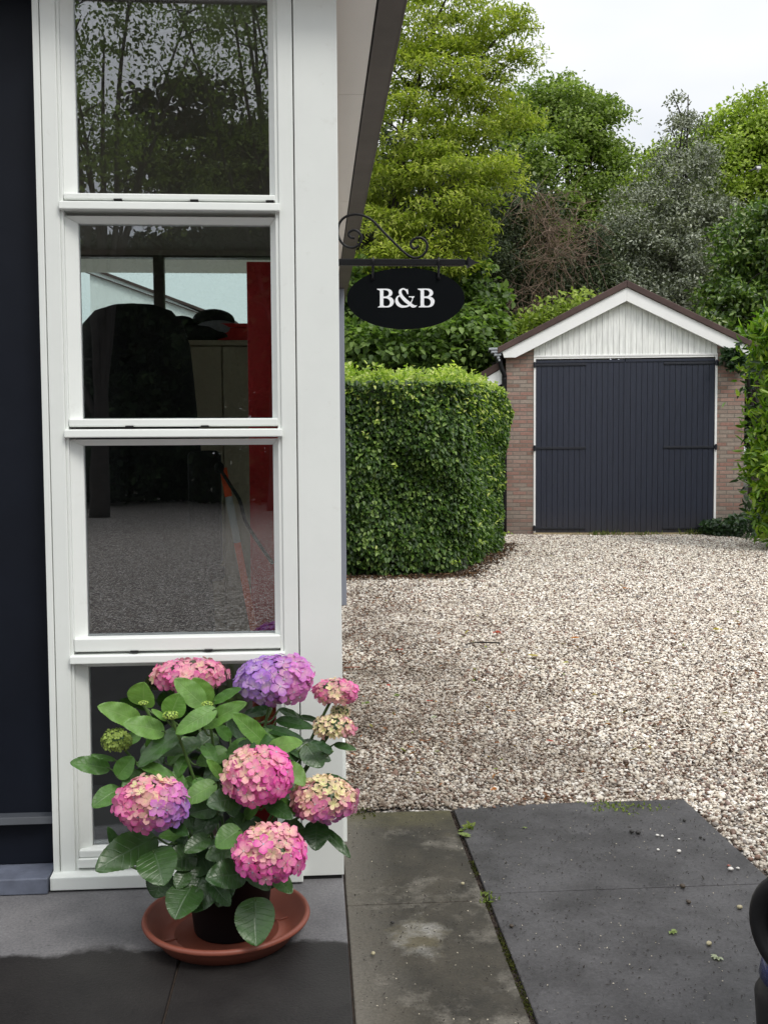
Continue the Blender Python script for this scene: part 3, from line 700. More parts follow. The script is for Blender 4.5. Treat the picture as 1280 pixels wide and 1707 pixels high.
# ---------------------------------------------------------------- hedges and trees
def hull_leaves(poly, h, dens, Ls, top_fn, face_ids=None):
    """leaf positions/normals over the sides of a clipped hedge with this plan outline"""
    P, Nn = [], []
    n = len(poly)
    for i in range(n):
        a, c = np.array(poly[i]), np.array(poly[(i+1) % n]); d = c-a; ln = np.linalg.norm(d); nr = np.array([d[1], -d[0]])/ln
        if face_ids is not None and i not in face_ids: continue
        k = int(ln*h*dens); t = rng.uniform(0, 1, k); z = rng.uniform(0.02, h, k)
        xy = a+d*t[:, None]; P.append(np.column_stack([xy, z])); Nn.append(np.tile([nr[0], nr[1], 0], (k, 1)))
    return np.concatenate(P), np.concatenate(Nn)
def bumpf(p):   # soft unevenness of a clipped surface
    return .042*np.sin(p[:, 0]*5.1+p[:, 2]*3.7)+.036*np.sin(p[:, 1]*4.3-p[:, 2]*5.9+1)+.018*np.sin(p[:, 2]*13+p[:, 0]*9)
def hedge():
    root = empty('hornbeam_hedge', (.4, 12.7, 0), 0, 'clipped square hornbeam hedge left of the garage', 'hedge')
    off = np.array([.4, 12.7, 0]); H_ = 2.06
    poly = [(-1.3, 10.52), (.55, 10.80), (.74, 10.87), (.90, 11.05), (1.68, 14.5), (-.7, 14.9)]
    P, Nn = hull_leaves(poly, H_, 3400, .05, None)
    depth = -np.abs(rng.normal(0, .045, len(P)))+.02
    k = P[:, 2]/H_; taper = -.05*(1-k)*0+.06*np.maximum(0, k-.5)*2
    P = P+Nn*(depth+bumpf(P)+taper)[:, None]
    kp = (P[:, 2] > .20) | (rng.uniform(0, 1, len(P)) < P[:, 2]*3+.15); P, Nn = P[kp], Nn[kp]
    rows = .3*np.sin(P[:, 2]*42+P[:, 0]*2+P[:, 1]*2)
    D = unit(Nn*.7+np.array([0, 0, -.75])+rng.normal(0, .45, P.shape)); UN = unit(Nn*.8+np.array([0, 0, .75+0*1])+rng.normal(0, .42, P.shape))
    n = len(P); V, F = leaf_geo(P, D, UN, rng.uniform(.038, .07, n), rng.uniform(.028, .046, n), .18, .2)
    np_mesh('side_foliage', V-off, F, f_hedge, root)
    # top: fresh shoots
    n = 15000; t = rng.uniform(0, 1, n); s_ = rng.uniform(0, 1, n)**.8
    a = np.array([-1.3, 10.5]); bb = np.array([.86, 10.85]); c = np.array([1.74, 14.55]); d = np.array([-.7, 14.9])
    xy = (a*(1-t)[:, None]+bb*t[:, None])*(1-s_)[:, None]+(d*(1-t)[:, None]+c*t[:, None])*s_[:, None]
    xy += rng.normal(0, .04, xy.shape)
    z = H_+.02+rng.normal(0, .05, n)+.05*np.sin(xy[:, 0]*6)*np.sin(xy[:, 1]*5)+.045*np.sin(xy[:, 0]*17+xy[:, 1]*3)
    P = np.column_stack([xy, z]); D = unit(rdir(n)+np.array([0, -.2, .5])); UN = unit(rdir(n)*.8+np.array([0, -.2, 1]))
    V, F = leaf_geo(P, D, UN, rng.uniform(.04, .075, n), rng.uniform(.028, .045, n), .2, .15)
    # a band of new leaves on the shoulders
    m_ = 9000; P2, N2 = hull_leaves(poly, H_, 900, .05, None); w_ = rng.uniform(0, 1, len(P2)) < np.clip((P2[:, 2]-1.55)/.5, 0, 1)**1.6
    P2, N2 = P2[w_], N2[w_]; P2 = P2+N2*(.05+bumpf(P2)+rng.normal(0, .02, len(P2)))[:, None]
    D2 = unit(N2*.6+rng.normal(0, .5, P2.shape)+np.array([0, 0, -.2])); U2 = unit(N2*.5+rng.normal(0, .4, P2.shape)+np.array([0, 0, .9]))
    V2, F2 = leaf_geo(P2, D2, U2, rng.uniform(.04, .07, len(P2)), rng.uniform(.028, .045, len(P2)), .2, .15)
    # scattered brighter leaves lower down come from the ramp
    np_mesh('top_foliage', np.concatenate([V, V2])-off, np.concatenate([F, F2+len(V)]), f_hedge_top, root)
    k_ = rng.uniform(0, 1, len(P2)) < 0
    ns = 260; P3, N3 = hull_leaves(poly, H_, 40, .05, None); sel = rng.choice(len(P3), ns); P3, N3 = P3[sel], N3[sel]; up_ = rng.uniform(0, 1, ns) < .55
    P3[up_, 2] = H_+.04; P3[up_, :2] = xy[rng.choice(len(xy), up_.sum())]; N3[up_] = np.array([0, 0, 1.0])
    Dd = unit(N3+rng.normal(0, .35, P3.shape)+np.array([0, 0, .25])); Q, QD = [], []
    for j in range(7):
        Q.append(P3+Dd*(j*.022)); QD.append(unit(Dd*.5+rng.normal(0, .7, P3.shape)))
    Q, QD = np.concatenate(Q), np.concatenate(QD); m2 = len(Q)
    V3, F3 = leaf_geo(Q, QD, unit(rdir(m2)*.6+np.array([0, -.2, .9])), rng.uniform(.035, .06, m2), rng.uniform(.024, .036, m2), .2, .15)
    np_mesh('stray_shoots', V3-off, F3, f_hedge_top, root)
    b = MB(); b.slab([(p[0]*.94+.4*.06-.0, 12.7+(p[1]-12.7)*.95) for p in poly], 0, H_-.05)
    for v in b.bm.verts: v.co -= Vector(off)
    b.build('dark_core', simple('hedge_core_dark', (.018, .022, .010), .95, .4, 10, 1, 30), root)  # solid dark core, coloured as the hedge's inner shade, blocks see-through
hedge()

def crown_points(blobs, Y, dens, csize, inner=.25, flat=.5):
    P, O = [], []
    for bl in blobs:
        px, py, rx, ry = bl[:4]; dY = bl[4] if len(bl) > 4 else 0; rd = bl[5] if len(bl) > 5 else None; kd = bl[6] if len(bl) > 6 else 1
        c = np.array(at(px, py, Y+dY)); s = (Y+dY)/FOC; r = np.array([rx*s, rd or (rx+ry)*.5*s, ry*s])
        area = 4*math.pi*((r[0]*r[1]+r[1]*r[2]+r[0]*r[2])/3)
        nc = max(6, int(area/(csize*csize*1.5)*kd)); u = rdir(nc)
        rad = np.where(rng.uniform(0, 1, nc) < inner, rng.uniform(.2, .8, nc), rng.uniform(.78, 1.04, nc))
        cc = c+u*r*rad[:, None]; per = max(4, int(dens*csize*csize*1.5))
        k = rng.poisson(per*rng.uniform(.5, 1.5, nc)).clip(1)
        idx = np.repeat(np.arange(nc), k); sg = csize*rng.uniform(.3, .62, nc)[idx][:, None]
        q = np.clip(rng.normal(size=(len(idx), 3)), -1.9, 1.9)*sg*np.array([1, 1, flat])
        q[:, 2] -= .35*(q[:, 0]**2+q[:, 1]**2)/csize
        P.append(cc[idx]+q); O.append(unit(u[idx]*.5+q/csize*.5))
    P = np.concatenate(P); O = np.concatenate(O); ok = P[:, 2] > .1
    return P[ok], O[ok]
def crown(name, P, O, mat, root, Lr, Wr, up=.8, rnd=.55, droop=.1, fold=.2):
    n = len(P); Nn = unit(O*.55+np.array([0, 0, up])+rdir(n)*rnd); D = unit(rdir(n)+O*.6+np.array([0, 0, -droop]))
    V, F = leaf_geo(P, D, Nn, rng.uniform(*Lr, n), rng.uniform(*Wr, n), fold, .15)
    return np_mesh(name, V-np.array(root.location), F, mat, root)
def trunk(root, base, top, r0, limbs, mat, name='trunk'):
    off = Vector(root.location); base, top = Vector(base)-off, Vector(top)-off
    b = MB(); mid = base.lerp(top, .5)+Vector((random.uniform(-.2, .2), random.uniform(-.2, .2), 0))
    path = smooth_path([base, base.lerp(mid, .5), mid, top], 5); k = len(path)
    b.tube(path, [r0*(1-.93*i/(k-1)) for i in range(k)], 10)
    t = b.build(name, mat, root, True)
    b = MB()
    for (e_, fr) in limbs:
        e_ = Vector(e_)-off; s_ = path[int(fr*(k-1))]; rr = r0*(1-.75*fr)*.5
        m1 = s_.lerp(e_, .35)+Vector((0, 0, (e_-s_).length*.05)); m2 = s_.lerp(e_, .7)+Vector((random.uniform(-.15, .15), random.uniform(-.15, .15), (e_-s_).length*.10))
        pp = smooth_path([s_, m1, m2, e_], 4); kk = len(pp)
        b.tube(pp, [max(.008, rr*(1-.85*i/(kk-1))) for i in range(kk)], 6)
        for j in range(3, kk-1, 2):
            q = pp[j]; dv_ = Vector((random.uniform(-1, 1), random.uniform(-.8, .8), random.uniform(-.1, .8))).normalized()*min(.75, (e_-s_).length*random.uniform(.15, .3))
            b.tube([q, q+dv_*.5+Vector((0, 0, .06)), q+dv_], [rr*.4, rr*.25, .006], 5)
    if limbs: b.build('branch', mat, root, True)
    return t
def tree(name, label, cat, Y, px0, blobs, dens, csize, mat, Lr, Wr, r0=.2, bk=bark, topy=None, up=.8, rnd=.55, flat=.5, inner=.25, nl=None, group=None, droop=.1, fr0=.25):
    g0 = at(px0, 755, Y); root = empty(name, (g0.x, Y, -.1), 0, label, cat, group)
    P, O = crown_points(blobs, Y, dens, csize, inner, flat); crown('crown', P, O, mat, root, Lr, Wr, up, rnd, droop)
    tp = at(px0+random.uniform(-10, 10), topy or min(bl[1] for bl in blobs), Y)
    limbs = [(at(bl[0], bl[1]+bl[3]*.1, Y+(bl[4] if len(bl) > 4 else 0)), fr0+(.8-fr0)*random.random()) for bl in blobs[:nl or 99]]
    trunk(root, (g0.x, Y, -.1), tp, r0, limbs, bk)
    return root
# big yellow-green tree whose boughs reach over the hedge
T1 = [(720, 40, 95, 60, 0, 1.2, .8), (640, 110, 80, 80, .5), (740, 130, 95, 60, -.4), (820, 130, 45, 55, .4), (690, 215, 90, 50, -.8), (800, 215, 75, 38, -.3), (640, 290, 70, 55, -.4),
      (745, 285, 105, 40, -1.0), (830, 275, 52, 26, -.6), (660, 370, 75, 45, -1), (760, 350, 80, 34, -1.3), (700, 430, 85, 40, -1.2), (600, 440, 50, 60, -.6), (790, 405, 30, 25, -1), (640, -60, 120, 90, .5),
      (790, 55, 60, 45, .3, .9, .45), (850, 35, 38, 35, .2, .6, .5), (858, 100, 26, 24, 0, .5, .4), (845, 195, 38, 24, 0, .6, .7), (560, 250, 50, 120, .8), (770, -60, 90, 60, 0, 1, .4)]
tree('locust_tree', 'tall yellow-green feathery tree rising behind the clipped hedge', 'tree', 18.5, 590, T1, 520, .40, f_lime, (.06, .115), (.024, .038), .17, bark_dark, 120, up=1.1, rnd=.5, flat=.28, inner=.35, fr0=.2)
T2 = [(935, 210, 80, 75), (900, 300, 80, 75, -.8), (990, 240, 50, 60), (1010, 320, 55, 70, -.5), (950, 370, 80, 70, -1), (885, 190, 55, 50, .5), (960, 170, 55, 38, .2), (1030, 400, 60, 60), (930, 460, 70, 60), (860, 240, 40, 60, .8), (1003, 195, 30, 30, .3)]
tree('oak_tree', 'broad mid-green oak rising behind the garage roof', 'tree', 27, 950, T2, 360, .50, f_oak, (.07, .125), (.045, .08), .25, bark, 200)
T2b = [(1055, 290, 40, 45), (1075, 340, 45, 60), (1090, 285, 25, 28), (1040, 380, 40, 60), (1150, 260, 60, 45, 1)]
tree('lime_tree', 'small light green treetop between the oak and the grey tree', 'tree', 31, 1065, T2b, 260, .5, f_oak2, (.08, .14), (.06, .09), .25, bark, 280)
T3 = [(1130, 300, 62, 75), (1085, 370, 75, 75, -.3), (1165, 370, 60, 70, -.3), (1060, 430, 55, 55, -.8), (1120, 440, 80, 70, -.9), (1170, 450, 50, 60, -.5), (1030, 480, 50, 35, -1.6), (1100, 500, 80, 45, -1.2), (1015, 400, 35, 45, -.2),
      (1138, 232, 26, 34, 0, .45, .6), (1140, 185, 16, 34, 0, .25, .28), (1190, 330, 32, 50, .2)]
tree('holly_tree', 'grey-green dense tree with a thin bare-looking tip above the garage', 'tree', 24, 1138, T3, 420, .40, f_holly, (.06, .105), (.028, .048), .16, bark_dark, 158, rnd=.8)
T4 = [(1230, 250, 65, 70), (1280, 230, 60, 60), (1200, 300, 50, 60, -.3), (1330, 280, 80, 90), (1260, 330, 70, 60, -.5), (1240, 195, 30, 28, .2), (1190, 240, 26, 30, .3), (1275, 175, 32, 22, .3), (1220, 400, 60, 70)]
tree('oak_tree', 'light green treetop at the right edge behind the grey tree', 'tree', 32, 1260, T4, 260, .6, f_oak2, (.09, .155), (.06, .10), .25, bark, 220)
T5 = [(1250, 400, 55, 50), (1290, 430, 60, 70), (1230, 470, 45, 55, -.3), (1275, 520, 60, 60, -.4), (1215, 430, 25, 40), (1330, 400, 60, 80), (1200, 510, 35, 40, -.4), (1300, 370, 50, 35), (1180, 545, 30, 28, -.8), (1210, 560, 30, 30, -1.)]
tree('cherry_laurel', 'dark glossy broadleaf tree right of the garage roof', 'tree', 20.5, 1285, T5, 300, .36, f_right, (.085, .15), (.045, .075), .14, bark_dark, 400, up=.7, rnd=.7)
T6 = [(850, 350, 50, 60), (830, 430, 50, 70, -.2), (880, 400, 50, 70), (900, 480, 60, 50, -.3), (960, 440, 55, 60), (990, 480, 50, 45, -.4), (860, 500, 60, 50, -.4), (945, 510, 60, 40, -.6), (800, 500, 60, 70, .3), (1000, 410, 30, 50), (905, 345, 28, 40)]
yew = tree('yew_tree', 'dark evergreen with dead brown creeper hanging over it', 'tree', 22.5, 905, T6, 420, .38, f_dark, (.06, .12), (.022, .04), .2, bark_dark, 330, rnd=.9)
b = MB(); offv = Vector(yew.location)
for i in range(300):
    t = random.random(); px = 890+30*math.sin(t*4)+random.gauss(0, 22+12*t)+25*t*(1-t)*2; py = 320+215*t
    if random.random() < .3: px, py = random.gauss(945, 26), random.gauss(400, 28)
    p = at(px, py, 21.2-random.random()*.5)-offv; pp = [p]
    d = Vector((random.gauss(0, .5), random.gauss(0, .3), random.gauss(-.3, .6))).normalized()
    for j in range(4):
        d = (d+Vector((random.gauss(0, .4), random.gauss(0, .25), random.gauss(-.1, .4)))).normalized(); p = p+d*random.uniform(.12, .28); pp.append(p)
    b.tube(pp, [.0055, .005, .004, .003, .002], 4, False)
b.build('dead_creeper', twig_m, yew)
P, O = crown_points([(900, 360, 26, 30), (905, 420, 30, 40), (945, 405, 28, 22), (890, 490, 28, 40)], 21.3, 120, .3, .6, .8)
crown('dry_leaves', P, O, foliage('dry_leaves', [(0, (.07, .05, .03)), (1, (.22, .16, .10))], .8, .15), yew, (.04, .09), (.015, .03), .4, .9, .5)
# twigs carrying the thin tip of the holly
# maple undergrowth behind the hedge
T7 = [(590, 560, 60, 50, -.2), (660, 570, 70, 45, -.5), (740, 570, 60, 50, -.5), (790, 560, 50, 50, 0), (640, 500, 70, 40, .4), (720, 480, 70, 40, .8), (790, 480, 40, 50, 1), (600, 490, 60, 60, .6), (810, 530, 35, 40, .5), (700, 610, 110, 35, .2), (590, 600, 50, 60, 0)]
tree('maple_shrub', 'mid-green broad-leaved shrubs between the hedge and the garage', 'shrub', 17.0, 690, T7, 330, .30, f_under, (.08, .15), (.06, .11), .06, bark_dark, 470, up=1, rnd=.5, flat=.35)
T8 = [(625, 480, 45, 180), (660, 520, 90, 140), (780, 500, 70, 160), (600, 300, 60, 120), (720, 330, 90, 90), (860, 520, 60, 90), (800, 300, 60, 70)]
tree('pine_tree', 'shaded dark green tree deep behind the yellow-green one', 'tree', 25, 690, T8, 110, .7, f_dark, (.16, .3), (.06, .10), .3, bark_dark, 230)
# climbing plant on the garage ridge
def patch(name, label, cat, pts, Y, n, mat, Lr, Wr, spread, kind=None):
    P = []
    for (px, py, k) in pts:
        c = np.array(at(px, py, Y)); P.append(c+np.clip(rng.normal(size=(int(n*k), 3)), -1.8, 1.8)*np.array(spread))
    P = np.concatenate(P); P = P[P[:, 2] > .005]; c0 = P.mean(0); c0[2] = P[:, 2].min()
    m_ = len(P); V, F = leaf_geo(P, unit(rdir(m_)+np.array([0, -.3, -.3])), unit(rdir(m_)*.6+np.array([0, -.5, .8])), rng.uniform(*Lr, m_), rng.uniform(*Wr, m_), .2, .15)
    o = np_mesh(name, V-c0, F, mat); o.location = c0; return tag(o, label, cat, kind=kind)
patch('climbing_plant', 'pale-leaved creeper growing over the left slope behind the garage ridge', 'creeper', [(930, 520, 1), (900, 535, 1), (965, 508, .7), (870, 560, 1), (850, 550, 1)], 18.6, 380, f_oak2, (.06, .11), (.04, .07), (.22, .2, .14))
patch('ivy_plant', 'small ivy tuft hanging under the right eave of the garage', 'ivy', [(1222, 596, 1), (1228, 604, .8), (1216, 592, .5)], 15.75, 160, f_ivy, (.06, .1), (.05, .08), (.07, .06, .07))
# laurel bush at the right edge
def laurel():
    root = empty('laurel_hedge', (6.4, 14.2, 0), 0, 'bright green laurel hedge at the right edge beside the garage', 'hedge')
    blobs = [(1320, 570, 50, 60), (1326, 660, 58, 70), (1323, 760, 56, 70, -.1), (1345, 540, 60, 80), (1288, 600, 26, 40, .3), (1297, 700, 32, 50, .2), (1295, 790, 28, 40, .2), (1362, 700, 80, 140), (1320, 515, 34, 34), (1342, 850, 60, 60)]
    P, O = crown_points(blobs, 13.4, 420, .28, .2, .8)
    crown('crown', P, O, f_laurel, root, (.10, .17), (.035, .055), .35, .8, -.5)
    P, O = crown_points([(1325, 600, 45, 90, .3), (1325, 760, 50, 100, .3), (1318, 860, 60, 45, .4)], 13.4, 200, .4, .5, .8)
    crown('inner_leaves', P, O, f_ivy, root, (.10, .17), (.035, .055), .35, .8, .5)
    trunk(root, (6.4, 14.2, 0), (6.5, 14.3, 3.2), .06, [((6.0, 14, 2.8), .3), ((6.8, 14.3, 2.9), .3), ((5.8, 13.9, 1.8), .2)], bark_dark)
laurel()
P = []; n = 2600
x = rng.uniform(4.9, 7.5, n); y = 15.9-rng.uniform(0, 1, n)*(.3+.95*(x-4.9)).clip(0, 2.2); z = rng.uniform(0, 1, n)*(.18+.28*(x-4.9).clip(0, 1))
P = np.column_stack([x, y, z]); V, F = leaf_geo(P, unit(rdir(n)+np.array([0, -.4, -.1])), unit(rdir(n)*.6+np.array([0, -.4, .9])), rng.uniform(.05, .09, n), rng.uniform(.04, .07, n))
tag(np_mesh('ivy_cover', V, F, f_ivy), 'dark ivy ground cover at the right foot of the garage', 'ground cover', kind='stuff')
# far wood that closes the view between the trunks
tag(patch('far_wood', None, None, [(px, py, 1) for px in range(590, 1500, 60) for py in (420, 520, 620, 700)], 38, 650, f_dark, (.25, .45), (.15, .25), (1.2, 1.0, 1.1)), 'dark wood far behind the garage', 'wood', kind='stuff')

# trees behind the photographer, mirrored in the panes
def back_tree(name, label, x, y, h, r, dens, cs, mat, z0=1.5, Lr=(.10, .17), kd=1.0):
    root = empty(name, (x, y, -.1), 0, label, 'tree', 'trees behind the photographer'); P_, O_ = [], []
    blobs = []
    for i in range(13):
        a = random.random()*6.28; q = random.random()**.5*r; zz = random.uniform(z0, h)
        blobs.append((x+q*math.cos(a), y+q*math.sin(a), zz, random.uniform(.5, .95)*r*.75))
    for (bx, by, bz, br_) in blobs:
        nc = int(4*math.pi*br_*br_/(cs*cs*1.4)*kd); u = rdir(nc); cc = np.array([bx, by, bz])+u*br_*np.array([1, 1, .7])*rng.uniform(.5, 1.05, nc)[:, None]
        k = rng.poisson(dens, nc).clip(1); idx = np.repeat(np.arange(nc), k)
        q = rng.normal(size=(len(idx), 3))*cs*.42*np.array([1, 1, .5]); P_.append(cc[idx]+q); O_.append(u[idx])
    P_, O_ = np.concatenate(P_), np.concatenate(O_); ok = P_[:, 2] > .3
    crown('crown', P_[ok], O_[ok], mat, root, Lr, (Lr[0]*.6, Lr[1]*.6))
    trunk(root, (x, y, -.1), (x+.3, y, h*.85), .22, [((b_[0], b_[1], b_[2]), random.uniform(.25, .85)) for b_ in blobs], bark_dark)
back_tree('beech_tree', 'leafy tree on the far side of the drive mirrored in the top pane', -3.4, -15.5, 11.5, 2.7, 13, .38, f_oak, 6.5, (.07, .12), kd=.62)
back_tree('beech_tree', 'second leafy tree of the drive mirrored in the top pane', .3, -17.5, 13.0, 2.8, 13, .38, f_oak, 6.5, (.07, .12), kd=.66)
for (x_, h_, lb_) in ((-1.6, 9.6, 'dense tree closing the foot of the mirrored trees'), (-7.6, 9.4, 'dense tree left of the mirrored trees'), (4.6, 8.8, 'dense tree right of the mirrored trees')):
    back_tree('beech_tree', lb_, x_, -22.5, h_, 3.6, 34, .6, f_darkened, 2.0, (.16, .26), kd=1.3)
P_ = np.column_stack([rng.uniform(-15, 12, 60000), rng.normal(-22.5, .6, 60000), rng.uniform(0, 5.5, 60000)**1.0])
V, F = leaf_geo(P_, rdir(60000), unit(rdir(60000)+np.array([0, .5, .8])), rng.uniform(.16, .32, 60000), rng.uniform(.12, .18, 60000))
tag(np_mesh('undergrowth', V, F, f_darkened), 'dark undergrowth behind the photographer', 'undergrowth', kind='stuff')
# ---------------------------------------------------------------- hydrangea
def zp(zx, zy, Y): return at(100+zx/2.4615, 1070+zy/2.4615, Y)
PC = gr(374, 1552); PC = Vector((-.425, 2.715, 0))
sau = empty('plant_saucer', (PC.x-.008, 2.70, .0), 0, 'round terracotta saucer under the hydrangea pot on the porch slab', 'saucer')
b = MB(); b.lathe([(.001, .0), (.165, .0), (.180, .003), (.206, .036), (.214, .046), (.2225, .047), (.2255, .053), (.2225, .0605), (.214, .0605), (.209, .056), (.176, .0125), (.160, .0095), (.145, .0095), (.143, .0115), (.138, .0115), (.136, .0090), (.001, .0090)], n=96)
b.build('saucer_body', terracotta, sau, True)
for i in range(4):
    a = .4+i*1.57; b = MB(); b.tube([(.135*math.cos(a), .135*math.sin(a), .0105), (.172*math.cos(a), .172*math.sin(a), .0135)], .0022, 6); b.build('rib', terracotta, sau, True)
hyd = empty('potted_hydrangea', (PC.x, PC.y, .0105), 0, 'pink and purple hydrangea in a black pot in front of the window', 'potted plant')
off = Vector(hyd.location)
b = MB(); b.lathe([(.001, .0), (.096, .0), (.098, .004), (.118, .165), (.125, .167), (.126, .187), (.120, .188), (.118, .172), (.114, .165), (.001, .160)], n=64); b.build('pot', pot_black, hyd, True)
b = MB(); b.lathe([(.001, .150), (.111, .150), (.111, .164), (.06, .172), (.001, .174)], n=40); b.build('soil', soil_m, hyd, True)

def leafmat(name, c1, c2, vein, rough, trans, spec=.5):
    m = M(name); uv = m.sep(m.co('UV')); u, v = uv[0], uv[1]          # u across -1..1 mapped 0..1, v along
    au = m.math('ABSOLUTE', m.math('MULTIPLY_ADD', u, 2.0, -1.0))
    mid = m.ramp(au, [(.0, 1), (.07, 0)])
    ph = m.math('FRACT', m.math('MULTIPLY', m.math('SUBTRACT', v, m.math('MULTIPLY', au, .17)), 8.0))
    sv_ = m.ramp(m.math('ABSOLUTE', m.math('SUBTRACT', ph, .5)), [(.0, 1), (.11, 0)])
    oi = m.n('ObjectInfo'); col = m.mix(oi.outputs['Random'], c1, c2)
    col = m.mix(1.0, col, m.ramp(m.noise(22, 4, .6), [(.3, .75), (.7, 1.25)]), 'MULTIPLY')
    vn = m.math('MAXIMUM', mid, m.math('MULTIPLY', sv_, .55))
    col = m.mix(m.math('MULTIPLY', vn, .5), col, vein)
    m.base(col); m.rough(rough); m.b.inputs['Specular IOR Level'].default_value = spec
    m.bump(m.math('ADD', m.math('SUBTRACT', 1.0, vn), m.math('MULTIPLY', m.noise(160, 2), .5)), .32, .003)
    m.translucent(m.mix(1.0, col, (1.3, 1.5, .5), 'MULTIPLY'), trans)
    return m.m
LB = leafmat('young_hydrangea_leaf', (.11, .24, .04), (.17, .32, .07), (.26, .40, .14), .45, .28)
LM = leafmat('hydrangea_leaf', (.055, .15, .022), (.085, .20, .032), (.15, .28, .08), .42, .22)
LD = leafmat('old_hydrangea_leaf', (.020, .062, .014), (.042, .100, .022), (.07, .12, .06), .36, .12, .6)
stem_m = simple('green_stem', (.07, .13, .03), .5, .25, 20)
def big_leaf(base, tip, width, hint, curl, mat, cup=.22, pet=None, lab=None):
    base, tip = Vector(base), Vector(tip); D = tip-base; Ln = D.length; D.normalize()
    hint = Vector(hint).normalized(); S = D.cross(hint).normalized(); Nn = S.cross(D).normalized()
    NV, NU = 30, 8; vs, uvs = [], []
    base_l = base-off
    for i in range(NV+1):
        s = i/NV; wprof = (s**.55)*((1-s)**.62)*1.62 if 0 < s < 1 else 0
        wprof *= (1+.25*(.5-s)); ser = 1+.07*((s*15) % 1.0)-.03
        for j in range(-NU//2, NU//2+1):
            t = j/(NU//2); wd = width*.5*wprof*(ser if abs(t) == 1 else 1)
            h = cup*abs(t)**1.2*wd*1.0 - curl*Ln*(s-.25)**2*(1 if s > .25 else .3) + .012*Ln*math.sin(s*19+abs(t)*5)*abs(t)
            p = base_l+D*(s*Ln-(.02*Ln*abs(t)*(1-s) if s < .3 else 0))+S*(t*wd)+Nn*h
            vs.append(p); uvs.append(((t+1)/2, s))
    W_ = NU+1; fs = [(i*W_+j, i*W_+j+1, (i+1)*W_+j+1, (i+1)*W_+j) for i in range(NV) for j in range(NU)]
    me = bpy.data.meshes.new('leaf'); me.from_pydata([v[:] for v in vs], [], fs); uvl = me.uv_layers.new(name='UVMap')
    for lp in me.loops: uvl.data[lp.index].uv = uvs[lp.vertex_index]
    me.polygons.foreach_set('use_smooth', [True]*len(fs)); me.materials.append(mat)
    o = bpy.data.objects.new('leaf', me); COL.objects.link(o); o.parent = hyd
    if pet is not None:
        b = MB(); q = Vector(pet)-off; m_ = (base_l+q)/2+Vector((0, 0, -.01)); b.tube(smooth_path([q, m_, base_l, base_l+D*Ln*.08], 4), [.003]*4+[.0028]*4+[.002]*4+[.001], 6)
        b.build('petiole', stem_m, o, True)
    return o
CAMD = Vector((.1, -1, 0))
def axis(z): return Vector((PC.x, PC.y, z))
